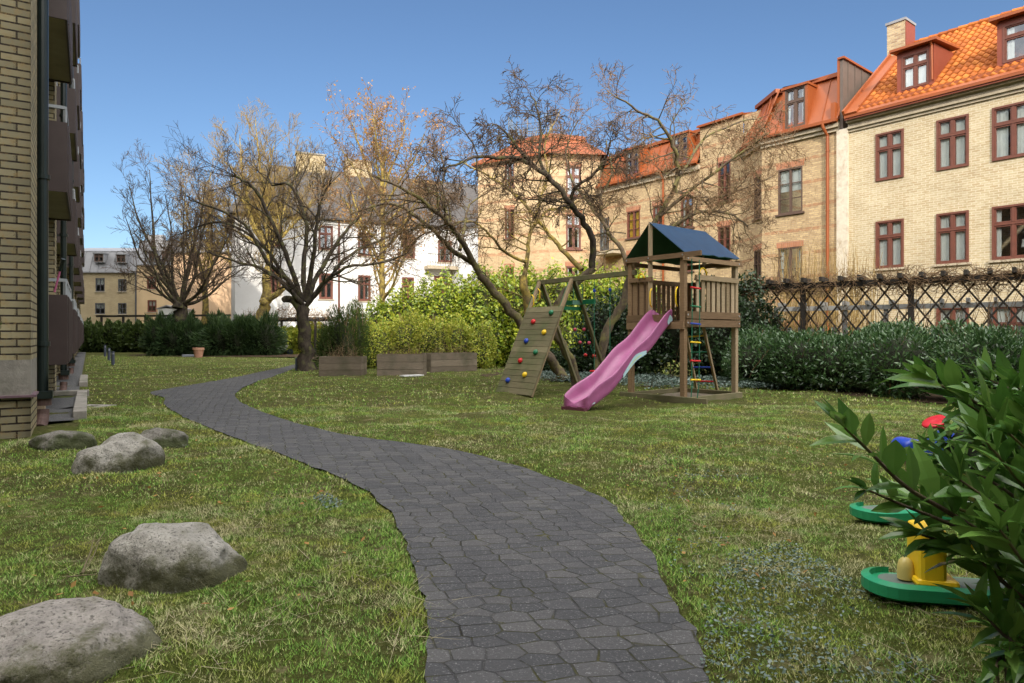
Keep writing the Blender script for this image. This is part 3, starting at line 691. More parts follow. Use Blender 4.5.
def mansard(parent, fr, L, zb, zt, batter, nb=.22, u0=0., lt=0., mat='redmetal', cap=True, gut=True):
    b = MB(); roof_slab(b, [fr.p(u0, nb, zb), fr.p(L, nb, zb), fr.p(L, nb - batter, zt), fr.p(u0 + lt, nb - batter, zt)], .06)
    seams(b, fr, u0 + .1, L, nb, zb, nb - batter, zt); b.box(fr, u0 + .01, L - .01, -.75, nb - .01, zb - .058, zb - .02)
    if cap: b.beam(fr.p(u0 + lt, nb - batter + .06, zt), fr.p(L, nb - batter + .06, zt), .2, .16)
    if gut: b.beam(fr.p(u0, nb + .06, zb + .03), fr.p(L, nb + .06, zb + .03), .14, .12)
    return b.build('mansard_roof', M[mat], parent)
mansard(B, FB, LB, 9.37, 11.42, .9, lt=.3); mansard(B, FBc, LBc + .15, 9.37, 11.42, .9, mat='redmetal')
b = MB(); zt = 11.45
tops = [FBc.p(-.1, -.7, zt), FBc.p(LBc + .5, -.7, zt), FB.p(LB, -.7, zt), FB.p(LB, -8.8, zt + .6), FB.p(-2, -8.8, zt + .6)]
b.quad(tops); b.build('roof_top', M['greymetal'], B)
ub0, ub1 = upx(FB, 784, .05), upx(FB, 809, .05)
def mdormer(fr, a, c, zb, zt, parent, nb=.16, dep=.95, curtain=3, side='redmetal'):
    b = MB(); t = .1
    b.box(fr, a, a + t, nb - dep, nb, zb, zt); b.box(fr, c - t, c, nb - dep, nb, zb, zt); b.box(fr, a - .04, c + .04, nb - dep, nb + .06, zt + .002, zt + .1); b.box(fr, a + t, c - t, nb - .2, nb, zb, zb + .05)
    d = b.build('dormer', M[side], parent); fw = Fr(fr.p(0, nb, 0), fr.u)
    window(fw, (a + t, c - t, zb + .05, zt), parent, M['frame_dark'], 'cross', None, .05, .05, curtain=curtain)
mdormer(FB, ub0, ub1, 9.50, 11.12, B, curtain=3)
b = MB(); ue = LB; b.box(FB, ue, ue + .12, -5.5, .02, 9.0, 11.72)
for q in range(9): b.box(FB, ue + .12, ue + .15, -.4 - q * .6, -.37 - q * .6, 9.0, 11.7)
w_ = b.build('party_wall_cladding', M['brownmetal'], B)
b = MB(); b.box(FB, ue - .06, ue + .2, -5.6, .1, 11.724, 11.80); b.box(FB, ue - .08, ue - .004, -1.1, .06, 9.45, 11.72); b.box(FB, ue - .2, ue - .084, -.95, -.6, 11.45, 11.9); b.box(FB, ue - .25, ue - .09, .0, .22, 9.4, 10.1); b.build('parapet_flashing', M['redmetal'], B)
ud = upx(FB, 827.5, .12); b = MB(); b.tube([FB.p(ud - .1, .34, 9.35), FB.p(ud - .08, .3, 9.2), FB.p(ud, .12, 8.9), FB.p(ud, .12, -.4)], .06, 10)
for z in (1, 3.5, 6, 8.3): b.tube([FB.p(ud, .12, z), FB.p(ud, .12, z + .05)], .075, 10)
b.build('downpipe', M['redmetal'], B)

# ---- set-back tan house
FC2 = Fr((8.94, 31.85), (1.40, -1.91)); LC2 = math.hypot(1.40, 1.91)
FC = Fr((4.9, 37.35), (4.04, -5.50)); LC = math.hypot(4.04, 5.5)
Cc = thing('apartment_house', 'set-back tan brick house with orange mansard and small balcony, behind the blue play tower roof', 'house', FC.p(3, -4, 0))
o2 = [opx(FC2, 718, 730.5, 163, 202), opx(FC2, 718, 730.5, 227, 266)]
o3 = [opx(FC, 681, 693, 199, 229), opx(FC, 627, 640, 212, 239), opx(FC, 681, 693, 245, 272), opx(FC, 627, 640, 255, 280), opx(FC, 653, 663, 206, 233)]
od = opx(FC, 600, 609, 219, 251)
b = MB(); wall(b, FC2, LC2, -.5, 11.1, o2); wall(b, FC, LC, -.5, 9.4, o3 + [od])
b.quad([FC2.p(LC2 - .02, -.08, 9.0), FC2.p(LC2 + 1.9, -.08, 9.0), FC2.p(LC2 + 1.9, -.08, 11.1), FC2.p(LC2 - .02, -.08, 11.1)], [(0, 9), (2, 9), (2, 11.1), (0, 11.1)])
b.quad([FC2.p(0, 0, 9.4), FC2.p(0, 0, 11.1), FC2.p(0, -3, 11.1), FC2.p(0, -3, 9.4)], [(0, 9), (0, 11), (3, 11), (3, 9)])
backs(b, FC, LC, 9, 9.4); b.quad([FC2.p(0, -3, 9.4), FC2.p(0, -3, 11.1), FC2.p(LC2 + 2, -3, 11.1), FC2.p(LC2 + 2, -3, 9.4)])
b.build('wall', M['brick_tan'], Cc)
for o in o2: window(FC2, o, Cc, M['frame_brown'], 'case', 'frame_dark', .05, .06, mus=2, curtain=0); arch(FC2, o, Cc)
for i, o in enumerate(o3): window(FC, o, Cc, M['frame_brown'], 'case', 'frame_dark', .05, .06, mus=2, curtain=(3, 5, 0, 0, 3)[i]); arch(FC, o, Cc)
window(FC, od, Cc, M['frame_grey'], 'case', None, .05, .06, mus=1, curtain=3, name='balcony_door')
b = MB(); b.box(FC2, -.1, LC2, -.35, .10, 11.11, 11.2); roof_slab(b, [FC2.p(-.1, .15, 11.15), FC2.p(LC2, .15, 11.15), FC2.p(LC2, -3, 11.9), FC2.p(-.1, -3, 11.9)], .07); b.build('sloping_roof', M['redmetal'], Cc)
b = MB(); b.box(FC, 0, LC, 0, .12, 9.1, 9.36); b.build('cornice', M['stone'], Cc)
mansard(Cc, FC, LC - .02, 9.42, 11.15, .8)
b = MB(); roof_slab(b, [FC.p(0, -.55, 11.15), FC.p(LC, -.55, 11.15), FC.p(LC, -9, 12.2), FC.p(0, -9, 12.2)], .1); b.build('roof_top', M['greymetal'], Cc)
for x0, x1, c_ in ((671, 689, 3), (624, 640, 3)): mdormer(FC, upx(FC, x0, .16), upx(FC, x1, .16), 9.5, 11.0, Cc, curtain=c_)
b = MB(); u_ = upx(FC, 663, .1); b.tube([FC.p(u_, .34, 9.4), FC.p(u_, .1, 9.0), FC.p(u_, .1, -.4)], .055, 8); b.build('downpipe', M['redmetal'], Cc)
ba0, ba1 = upx(FC, 597, .6), upx(FC, 618, .6); zb_ = zpx(FC, ba0, 256, .6)
b = MB(); b.box(FC, ba0, ba1, .002, .95, zb_, zb_ + .16); bal = b.build('balcony', M['stone'], Cc)
b = MB()
for k in range(15):
    u = ba0 + .03 + (ba1 - ba0 - .06) * k / 14; b.tube([FC.p(u, .9, zb_ + .16), FC.p(u, .9, zb_ + 1.1)], .012, 5)
b.beam(FC.p(ba0, .9, zb_ + 1.1), FC.p(ba1, .9, zb_ + 1.1), .05, .04)
for u in (ba0 + .03, ba1 - .03): b.beam(FC.p(u, 0, zb_ + 1.1), FC.p(u, .9, zb_ + 1.1), .04, .04)
b.build('railing', M['black'], bal)

# ---- pale striped corner house
DM = V(2.1, 37.0, 0); FDr = Fr((2.1, 37.0), (2.8, .35)); LDr = math.hypot(2.8, .35); FDl = Fr((-2.0, 39.5), (4.1, -2.5)); LDl = math.hypot(4.1, 2.5)
D = thing('apartment_house', 'pale striped brick corner house with red roof and a mesh-fenced roof terrace', 'house', (1.5, 41, 0))
oDl = [opx(FDl, 505, 514, 210, 239), opx(FDl, 505, 514, 163, 188), opx(FDl, 505, 514, 268, 292), opx(FDl, 488, 494, 300, 320)]
oDr = [opx(FDr, 566, 581, 214, 249), opx(FDr, 566, 581, 166, 196), opx(FDr, 566, 581, 266, 300)]
b = MB(); wall(b, FDl, LDl, -.5, 11.3, oDl); wall(b, FDr, LDr, -.5, 11.3, oDr)
b.quad([V(4.9, 37.35, -.5), V(6.5, 47, -.5), V(6.5, 47, 11.3), V(4.9, 37.35, 11.3)], [(0, 0), (10, 0), (10, 11), (0, 11)])
b.quad([V(-2, 39.5, -.5), V(-2, 39.5, 11.3), V(1.5, 49, 11.3), V(1.5, 49, -.5)], [(0, 0), (0, 11), (10, 11), (10, 0)])
b.quad([V(1.5, 49, -.5), V(1.5, 49, 11.3), V(6.5, 47, 11.3), V(6.5, 47, -.5)])
b.build('wall', M['brick_pale'], D)
for i, o in enumerate(oDl): window(FDl, o, D, M['frame_brown'], 'case', 'frame_dark', .05, .05, mus=2, curtain=3 if i < 2 else 0); arch(FDl, o, D)
for i, o in enumerate(oDr): window(FDr, o, D, M['frame_brown'], 'cross', 'frame_brown', .05, .07, curtain=3); arch(FDr, o, D)
b = MB(); e = [V(-2.4, 39.4, 11.3), V(2.1, 36.6, 11.3), V(5.2, 37.0, 11.3), V(6.8, 47, 11.3), V(1.3, 49.3, 11.3)]; t_ = [V(.0, 41.4, 13.0), V(2.4, 40.2, 13.1), V(4.3, 40.5, 13.0), V(5.3, 45, 13.0), V(1.6, 46, 13.0)]
for i in range(5): roof_slab(b, [e[i], e[(i+1) % 5], t_[(i+1) % 5], t_[i]], .1)
b.quad(t_)
for i in range(5): b.beam(t_[i] + V(0, 0, .1), t_[(i+1) % 5] + V(0, 0, .1), .25, .25)
b.build('roof', M['redmetal'], D)
b = MB(); T = [V(-.2, 41.4, 0), V(2.3, 40.6, 0), V(2.6, 43, 0), V(.6, 44, 0)]; zz = 13.1
for i in range(4):
    p, q = T[i], T[(i + 1) % 4]; L = np.linalg.norm(q - p); k = int(L / .22)
    for z in (zz + .1, zz + .6, zz + 1.1, zz + 1.6): b.beam(p + V(0, 0, z), q + V(0, 0, z), .03, .03)
    for j in range(k + 1):
        c_ = p + (q - p) * j / k; w_ = .05 if j % 5 == 0 else .016; b.beam(c_ + V(0, 0, zz), c_ + V(0, 0, zz + 1.6), w_, w_, up=(1, 0, 0))
b.build('terrace_fence', M['black'], D)

# ---- white plastered house
FW = Fr((-18.6, 45.0), (.912, .411)); LW = 15.35
Wh = thing('apartment_house', 'white plastered house with dark hipped roof and two yellow brick chimneys', 'house', FW.p(7, -4, 0))
wpx = [(268, 281, 222, 246), (318.5, 333, 225, 249.5), (358, 370.6, 232, 255.6), (402.5, 415, 234, 258), (438, 452, 240, 262), (270, 281, 269, 294), (319, 333, 273, 299), (358, 370.5, 275, 301), (402, 414, 277, 302), (434, 452, 276, 300)]
oW = [opx(FW, *p) for p in wpx]
b = MB(); wall(b, FW, LW, -.5, 9.45, oW); backs(b, FW, LW + 3, 9, 9.45)
PW = FW.p(LW, 0, 0); FW2 = Fr(tuple(PW[:2]), (2.3, -3.3)); LW2 = 4.2; wall(b, FW2, LW2, -.5, 9.2)
b.build('wall', M['plaster_w'], Wh)
for i, o in enumerate(oW): window(FW, o, Wh, M['frame_brown'], 'cross', 'stone', .04, .12, curtain=3 if i % 3 else 0)
b = MB(); er = 9.5
P = lambda u, n, z: FW.p(u, n, z)
roof_slab(b, [P(-.5, .5, er), P(LW + 6, .5, er), P(LW + 6, -4.5, 14.0), P(2.3, -4.5, 14.0)], .12); roof_slab(b, [P(-.5, -9.5, er), P(-.5, .5, er), P(2.3, -4.5, 14.0)], .12)
roof_slab(b, [P(LW + 6, -9.5, er), P(-.5, -9.5, er), P(2.3, -4.5, 14.0), P(LW + 6, -4.5, 14.0)], .12)
Q = FW2.p; roof_slab(b, [Q(0, .3, 9.25), Q(LW2, .3, 9.25), Q(LW2, -3.5, 12.4), Q(0, -3.5, 12.4)], .12)
b.build('roof', M['slate'], Wh)
b = MB(); b.box(FW, 0, LW, 0, .12, 9.1, 9.3); b.build('cornice', M['plaster_w'], Wh)
for x0, x1, y in ((297, 325, 153), (346, 372, 160)):
    a_, c_ = upx(FW, x0, -4.1), upx(FW, x1, -4.1); zc = zpx(FW, a_, y, -4.1)
    b = MB(); b.box(FW, a_, c_, -4.9, -4.1, 12.6, zc); chm = b.build('chimney', M['brick_grey'], Wh)
    b = MB(); b.box(FW, a_ - .08, c_ + .08, -4.98, -4.02, zc + .003, zc + .12); b.build('chimney_cap', M['concrete'], chm)
u_ = upx(FW, 339, .1); b = MB(); b.tube([P(u_, .1, 9.3), P(u_, .1, 0)], .07, 8); b.build('downpipe', M['frame_brown'], Wh)
a_, c_ = upx(FW, 426, .5), upx(FW, 456, .5); zb_ = zpx(FW, a_, 269, .5)
b = MB(); b.box(FW, a_, c_, .002, 1.0, zb_, zb_ + .25); bal = b.build('balcony', M['stone'], Wh)
b = MB()
for k in range(13):
    u = a_ + (c_ - a_) * k / 12; b.tube([P(u, .95, zb_ + .25), P(u, .95, zb_ + 1.1)], .015, 5)
b.beam(P(a_, .95, zb_ + 1.1), P(c_, .95, zb_ + 1.1), .05, .05); b.build('railing', M['black'], bal)

# ---- distant houses at the far left
YF = 62.0; FF = Fr(((60 - 512) / F_PX * YF, YF), (1, .02)); 
F1 = thing('apartment_house', 'distant yellow-grey brick house with grey metal mansard beyond the bollards', 'house', FF.p(4, -4, 0))
L1 = upx(FF, 137)
o1 = [opx(FF, 95.5, 104.7, 278, 291.5), opx(FF, 118, 126.5, 279, 291.5), opx(FF, 95, 105, 303, 314), opx(FF, 118, 126.5, 303, 314), opx(FF, 95.5, 104.7, 328, 340), opx(FF, 72, 81, 278, 291)]
b = MB(); wall(b, FF, L1, -.5, 7.1, o1); backs(b, FF, L1, 9, 7.1); b.build('wall', M['brick_grey'], F1)
for i, o in enumerate(o1): window(FF, o, F1, M['frame_grey'], 'half', 'stone', .05, .08, curtain=3 if i % 2 else 2)
def backroof(parent, fr, L, zb, zm, zt, mat, wins, u0=0.0):
    b = MB(); roof_slab(b, [fr.p(u0, .2, zb), fr.p(L, .2, zb), fr.p(L, -.5, zm), fr.p(u0, -.5, zm)], .1); roof_slab(b, [fr.p(u0, -.45, zm), fr.p(L, -.45, zm), fr.p(L, -4.5, zt), fr.p(u0, -4.5, zt)], .1)
    roof_slab(b, [fr.p(u0, -4.5, zt), fr.p(L, -4.5, zt), fr.p(L, -9.2, zb), fr.p(u0, -9.2, zb)], .1); seams(b, fr, u0, L, .2, zb, -.5, zm, .7)
    for u in (u0 + .01, L - .01): b.quad([fr.p(u, .1, zb), fr.p(u, -.5, zm - .05), fr.p(u, -4.5, zt - .05), fr.p(u, -9, zb)])
    b.build('mansard_roof', M[mat], parent)
    for w in wins: mdormer(fr, w[0] - .1, w[1] + .1, w[2], w[3], parent, nb=.22, dep=.8, side=mat, curtain=0)
backroof(F1, FF, L1, 7.1, 9.1, 9.9, 'greymetal', [opx(FF, 95.6, 104.5, 254, 262.5), opx(FF, 118, 126.5, 255, 263)])
b = MB(); b.tube([FF.p(L1 - .05, .12, 7.1), FF.p(L1 - .05, .12, 0)], .07, 8); b.build('downpipe', M['frame_grey'], F1)
F2 = thing('apartment_house', 'distant ochre house with reddish window frames behind the left bare tree', 'house', FF.p(12, -4, 0))
L2 = upx(FF, 172); o2_ = [opx(FF, 147, 156, 277, 289), opx(FF, 147.5, 156.5, 300, 312)]
b = MB(); wall(b, FF, L2, -.5, 7.8, o2_, u0=L1); backs(b, FF, L2, 9, 7.8, u0=L1 + .01); b.build('wall', M['plaster_o'], F2)
for o in o2_: window(FF, o, F2, M['frame_brown'], 'half', 'stone', .05, .12, curtain=2)
backroof(F2, FF, L2, 7.8, 10.1, 10.5, 'greymetal', [opx(FF, 150, 157, 251.5, 262.5), opx(FF, 163, 170, 251.5, 262.5)], u0=L1 + .02)
b = MB(); a_ = upx(FF, 147, -3); c_ = upx(FF, 163, -3); b.box(FF, a_, c_, -3.6, -3, 9.5, 11.0); b.build('chimney', M['greymetal'], F2)
F3 = thing('apartment_house', 'long salmon-plastered wall house between the ochre house and the white house', 'house', FF.p(18, -4, 0))
L3 = upx(FF, 262); b = MB(); o3_ = [opx(FF, 184, 190, 252, 262)]; wall(b, FF, L3, -.5, 9.0, (), u0=L2); backs(b, FF, L3, 9, 9.0, u0=L2 + .01); b.build('wall', M['plaster_s'], F3)
b = MB(); roof_slab(b, [FF.p(L2, .3, 9.0), FF.p(L3, .3, 9.0), FF.p(L3, -4.5, 10.6), FF.p(L2, -4.5, 10.6)], .12); roof_slab(b, [FF.p(L2, -4.5, 10.6), FF.p(L3, -4.5, 10.6), FF.p(L3, -9.3, 9), FF.p(L2, -9.3, 9)], .12); b.build('roof', M['greymetal'], F3)
Wl = thing('annexe', 'low white annexe with a pitched top in front of the salmon wall', 'annexe', FF.p(12, 3, 0))
fr_ = Fr(FF.p(0, 3, 0), (1, .02)); a_, c_ = upx(fr_, 158), upx(fr_, 176)
b = MB(); b.box(fr_, a_, c_, -2.9, 0, -.2, 3.6); b.build('wall', M['plaster_w'], Wl)
b = MB(); mid = (a_ + c_) / 2
roof_slab(b, [fr_.p(a_ - .1, .1, 3.61), fr_.p(mid, .1, 3.9), fr_.p(mid, -2.9, 3.9), fr_.p(a_ - .1, -2.9, 3.61)], .1); roof_slab(b, [fr_.p(mid, .1, 3.9), fr_.p(c_ + .1, .1, 3.61), fr_.p(c_ + .1, -2.9, 3.61), fr_.p(mid, -2.9, 3.9)], .1); b.build('roof', M['greymetal'], Wl)

# ---- apartment block on the left with balconies
FL = Fr((-5.84, 8.13), (-.534, .8457), (.8457, .534)); LL = 60.0
Lb = thing('apartment_block', 'yellow brick apartment block with brown balconies running down the left side', 'apartment block', FL.p(25, -6, 0))
b = MB()
# near end wall, built facing the camera
FE = Fr(FL.p(0, -12, 0), FL.n); z_top = 15.2
wall(b, FE, 12, -.3, .52); wall(b, FE, 12, .95, z_top)
b.box(FL, .0, 1.16, -.3, 0, -.3, .52); b.box(FL, 0, 1.16, -.3, 0, .95, z_top)
wl = []
for k in range(7):
    for s_ in range(5):
        t = 3.5 + 7.25 * k; z = .85 + 2.8 * s_; wl.append((t, t + 1.0, z, z + 2.1)); wl.append((t + 1.3, t + 2.4, z + .8, z + 2.1))
FLw = Fr(FL.p(0, -.3, 0), FL.u, FL.n); wall(b, FLw, LL, -.3, z_top, wl, u0=1.16)
for k in range(8):
    t = 6.45 + 7.25 * (k - 0); b.box(FL, t, t + .9, -.3, -.02 + .03, -.3, z_top) if t < LL - 1 else None
b.quad([FL.p(LL, -.3, -.3), FL.p(LL, -12, -.3), FL.p(LL, -12, z_top), FL.p(LL, -.3, z_top)]); b.quad([FL.p(0, -12, -.3), FL.p(0, -12, z_top), FL.p(LL, -12, z_top), FL.p(LL, -12, -.3)])
b.build('wall', M['brick_left'], Lb)
b = MB(); b.box(FE, 0, 12, -.28, .0, .52, .95); b.box(FL, .0, 1.16, -.29, -.001, .521, .949); b.build('plinth_band', M['concrete'], Lb)
b = MB(); b.box(FE, 0, 12.06, .0, .07, .50, .525); b.box(FL, -.06, .6, .0, .05, .50, .525); b.build('sheet_ledge', M['mauve'], Lb)
b = MB(); b.box(FL, -.05, LL + .05, -12.5, .06, z_top, z_top + .3); b.build('roof', M['greymetal'], Lb)
for o in wl:
    w_ = MB(); a_, c_, d_, e_ = o
    for q in ((a_, a_ + .07, d_, e_), (c_ - .07, c_, d_, e_), (a_ + .07, c_ - .07, e_ - .07, e_), (a_ + .07, c_ - .07, d_, d_ + .07)): w_.box(FLw, q[0], q[1], -.12, -.05, q[2], q[3])
    ow = w_.build('window' if c_ - a_ > 1.05 else 'balcony_door', M['white_p'], Lb)
    gq = MB(); gq.quad([FLw.p(a_, -.09, d_), FLw.p(c_, -.09, d_), FLw.p(c_, -.09, e_), FLw.p(a_, -.09, e_)]); gq.build('pane', M['glass'], ow)
for k in range(7):
    for s_ in range(5):
        t0 = 3.1 + 7.25 * k; t1 = t0 + 3.25; z = .8 + 2.8 * s_
        b = MB(); no = .30
        b.box(FL, t0, t1, -.298, no - .03, z, z + .14); bo = b.build('balcony', M['soffit'], Lb)
        b = MB()
        b.box(FL, t0, t1, no - .03, no, z - .03, z + 1.1); b.box(FL, t0 - .03, t0 - .003, -.29, no, z - .03, z + 1.1); b.box(FL, t1 + .003, t1 + .03, -.29, no, z - .03, z + 1.1)
        for q in range(22):
            u = t0 + .08 + q * .147; b.box(FL, u, u + .03, no + .002, no + .018, z, z + 1.08)
        b.build('balcony_panel', M['dkbrown'], bo)
        b = MB(); b.beam(FL.p(t0, no - .03, z + 1.34), FL.p(t1, no - .03, z + 1.34), .05, .05); b.beam(FL.p(t0, no - .03, z + 1.34), FL.p(t0, -.28, z + 1.34), .05, .05)
        for u in (t0, t0 + 1.0, t0 + 2.1, t1): b.beam(FL.p(u, no - .03, z + 1.1), FL.p(u, no - .03, z + 1.32), .04, .04, up=(1, 0, 0))
        b.beam(FL.p(t0, -.1, z + 1.1), FL.p(t0, -.1, z + 1.32), .04, .04, up=(1, 0, 0))
        b.build('balcony_rail', M['greyrail'], bo)
def pipe(t, n, r_, x=0):
    b = MB(); b.tube([FL.p(t, n, z_top), FL.p(t, n, .28)], r_, 14)
    for z in (1.1, 3.4, 6.0, 8.8): b.tube([FL.p(t, n, z), FL.p(t, n, z + .06)], r_ + .02, 14)
    for z in (1.12, 3.42): b.beam(FL.p(t, n, z), FL.p(t, -.01, z), .03, .03)
    p_ = b.build('downpipe', M['black'], Lb, smooth=False)
    b = MB(); pts = [FL.p(t, n, .42), FL.p(t, n, .22), FL.p(t - .05, n - .0, .1), FL.p(t - .25, n - .02, -.02)]
    b.tube([pts[0], pts[0] + V(0, 0, -.14)], r_ + .035, 14); b.tube([pts[1], FL.p(t - .02, n, .13), FL.p(t - .12, n - .01, .04), pts[3]], r_ + .01, 14); b.build('clay_shoe', M['clay'], p_)
    b = MB(); b.quad([FL.p(t - .08, n + r_ + .01, .75), FL.p(t + .1, n + r_ + .03, .45), FL.p(t - .16, n + r_ + .05, .42)]); b.box(FL, t - .14, t + .14, n - .05, n + r_ + .05, .38, .48); b.build('leaf_trap', M['black'], p_)
pipe(1.29, .055, .070); pipe(7.6, .13, .06); pipe(14.9, .13, .06)
b = MB(); b.box(FL, 1.7, 1.95, -.05, .06, .1, .85); b.build('timber_post', M['wood_light'], Lb)

# unseen block behind the viewer, its heights shaped to shade the garden
Bk = thing('apartment_block', 'plain yellow brick block, unseen behind the viewer and sized to shade the garden', 'apartment block', (4, -10, 0))
b = MB(); FK = Fr((34, -5.0), (-1, 0), (0, 1))
def blk(x0, x1, z1):
    wo = []
    u0, u1 = 34 - x1, 34 - x0
    k = int((u1 - u0) / 3.2)
    for i in range(k):
        for s_ in range(int(z1 / 3)):
            u = u0 + .9 + i * 3.2; wo.append((u, u + 1.3, .9 + 3 * s_, 2.4 + 3 * s_))
    wall(b, FK, u1, -.3, z1, wo, u0=u0); backs(b, FK, u1, 9, z1, u0=u0); return wo
H1 = .5 + 28 * math.tan(R(SUN_EL)); H2 = 7.5 + 28 * math.tan(R(SUN_EL)); w1 = blk(-3.0, 30, H1); w2 = blk(-34, -3.0, H2); b.build('wall', M['brick_grey'], Bk)
b = MB(); b.box(FK, 3.6, 36.9, -9.3, .3, H1, H1 + .25); b.box(FK, 36.9, 68.4, -9.3, .3, H2, H2 + .25); b.build('roof', M['greymetal'], Bk)
g_ = MB(); f_ = MB()
for (a_, c_, d_, e_) in (w1 + w2)[:100]:
    w_ = MB()
    for q in ((a_, a_ + .08, d_, e_), (c_ - .08, c_, d_, e_), (a_ + .08, c_ - .08, e_ - .08, e_), (a_ + .08, c_ - .08, d_, d_ + .08)): w_.box(FK, q[0], q[1], -.14, -.06, q[2], q[3])
    ow = w_.build('window', M['white_p'], Bk)
    gq = MB(); gq.quad([FK.p(a_, -.1, d_), FK.p(c_, -.1, d_), FK.p(c_, -.1, e_), FK.p(a_, -.1, e_)]); gq.build('pane', M['glass'], ow)
# ------------------------------------------------------------------ trees
class Tubes:
    def __init__(s): s.P = {}
    def add(s, pts, rad, n):
        s.P.setdefault((len(pts), n), []).append((np.asarray(pts, float), np.asarray(rad, float)))
    def build(s, name, mat, parent):
        vs = []; fs = []; off = 0
        for (k, n), L in s.P.items():
            P = np.stack([p for p, _ in L]); Rr = np.stack([r for _, r in L]); m = len(L)
            T = np.empty_like(P); T[:, 1:-1] = P[:, 2:] - P[:, :-2]; T[:, 0] = P[:, 1] - P[:, 0]; T[:, -1] = P[:, -1] - P[:, -2]
            T /= np.maximum(np.linalg.norm(T, axis=2, keepdims=True), 1e-9)
            ref = np.where((np.abs(T[:, :, 2:3]) < .95), V(0, 0, 1), V(1, 0, 0)); ref = np.broadcast_to(ref[:, :1], T.shape)
            A = np.cross(T, ref); A /= np.maximum(np.linalg.norm(A, axis=2, keepdims=True), 1e-9); B_ = np.cross(A, T)
            an = np.arange(n) * 2 * np.pi / n
            ring = P[:, :, None] + (A[:, :, None] * np.cos(an)[:, None] + B_[:, :, None] * np.sin(an)[:, None]) * Rr[:, :, None, None]
            vs.append(ring.reshape(-1, 3)); I = off + np.arange(m * k * n).reshape(m, k, n); J = np.roll(I, -1, 2)
            fs.append(np.stack([I[:, :-1], J[:, :-1], J[:, 1:], I[:, 1:]], -1).reshape(-1, 4)); off += m * k * n
        if not vs: return None
        return npmesh(name, np.concatenate(vs), np.concatenate(fs), mat, parent, nper=4, smooth=True)
def spline(pts, per=4):
    P = [np.array(p, float) for p in pts]; P = [2 * P[0] - P[1]] + P + [2 * P[-1] - P[-2]]; out = []
    for i in range(1, len(P) - 2):
        for j in range(per):
            t = j / per; a, b, c, d = P[i-1:i+3]
            out.append(.5 * ((2*b) + (-a + c) * t + (2*a - 5*b + 4*c - d) * t*t + (-a + 3*b - 3*c + d) * t**3))
    out.append(P[-2]); return out
def rot(d, ang, rs):
    """tilt d by ang about a random axis"""
    t = rs.normal(size=3); a = np.cross(d, t); a = nrm(a); return nrm(d * math.cos(ang) + a * math.sin(ang))
def sprout(lim, tw, p, d, L, r, lvl, cfg, rs, tips):
    n = 5 if lvl < cfg['max'] else 4
    pts = [p]; dd = d; up = cfg['up'][min(lvl, len(cfg['up']) - 1)]; wob = cfg['wob']
    for i in range(n - 1):
        dd = nrm(dd + rs.normal(size=3) * wob + V(0, 0, up)); pts.append(pts[-1] + dd * L / (n - 1))
    rr = [r * (1 - .75 * i / (n - 1)) for i in range(n)]
    (lim if r > cfg['rs'] else tw).add(pts, np.maximum(rr, cfg['rmin']), 6 if r > .05 else 4 if r > .015 else 3)
    if lvl >= cfg['max']:
        tips.append((pts[-1], dd)); tips.append((pts[-2], dd)); return
    k = cfg['kids'][min(lvl, len(cfg['kids']) - 1)]; k = int(k + rs.random() * 1.5)
    for j in range(k):
        t = .25 + .75 * (j + rs.random()) / k; x = min(t, .999) * (n - 1); i = int(x); f = x - i
        q = pts[i] * (1 - f) + pts[i + 1] * f; d0 = nrm(pts[i + 1] - pts[i]); ang = cfg['ang'] * (.6 + .8 * rs.random())
        sprout(lim, tw, q, rot(d0, ang, rs), L * cfg['ratio'] * (.65 + .6 * rs.random()) * (1.15 - .5 * t), max(r * .55 * (1.15 - .6 * t), cfg['rmin']), lvl + 1, cfg, rs, tips)
def make_tree(label, base, limbs, cfg, mats, group=None, seed=1, leaves=None, name='bare_tree'):
    """limbs: list of (world points, r0, r1, children, child length)"""
    rs = np.random.default_rng(seed); root = thing(name, label, 'tree', (base[0], base[1], 0), group)
    trunk = Tubes(); lim = Tubes(); tw = Tubes(); tips = []
    for li, (pts, r0, r1, kids, cl) in enumerate(limbs):
        sp = spline(pts, 4)
        sp = [q + rs.normal(size=3) * (.02 + .3 * r0) * (0 if i in (0,) else 1) * .35 for i, q in enumerate(sp)]
        n = len(sp); rr = np.array([r0 + (r1 - r0) * i / (n - 1) for i in range(n)])
        if li == 0: rr[0] *= 1.5; rr[1] *= 1.15
        (trunk if (li == 0 or r0 > cfg.get('rt', .1)) else lim).add(sp, rr, 9)
        for j in range(kids):
            t = cfg.get('t0', .3) + (1 - cfg.get('t0', .3)) * (j + rs.random()) / kids; x = min(t, .998) * (n - 1); i = int(x); f = x - i
            q = sp[i] * (1 - f) + sp[i + 1] * f; d0 = nrm(sp[i + 1] - sp[i])
            dd = rot(d0, cfg['ang'] * (.7 + .7 * rs.random()), rs); dd = nrm(dd + V(0, 0, cfg.get('lift', .25)))
            sprout(lim, tw, q, dd, cl * (.6 + .7 * rs.random()), min(rr[i] * .5, cl * .022), 0, cfg, rs, tips)
        tips.append((sp[-1], nrm(sp[-1] - sp[-2])))
    trunk.build('trunk', mats[0], root); lim.build('limbs', mats[0] if len(mats) < 3 else mats[2], root); tw.build('crown', mats[1], root)
    if leaves:
        n, sz, mat = leaves; idx = rs.integers(0, len(tips), n); c = np.array([tips[i][0] for i in idx]) + rs.normal(size=(n, 3)) * .12
        leaf_mesh('leaves', c, rs.normal(size=(n, 3)), sz, .55, mat, root, rs)
    return root
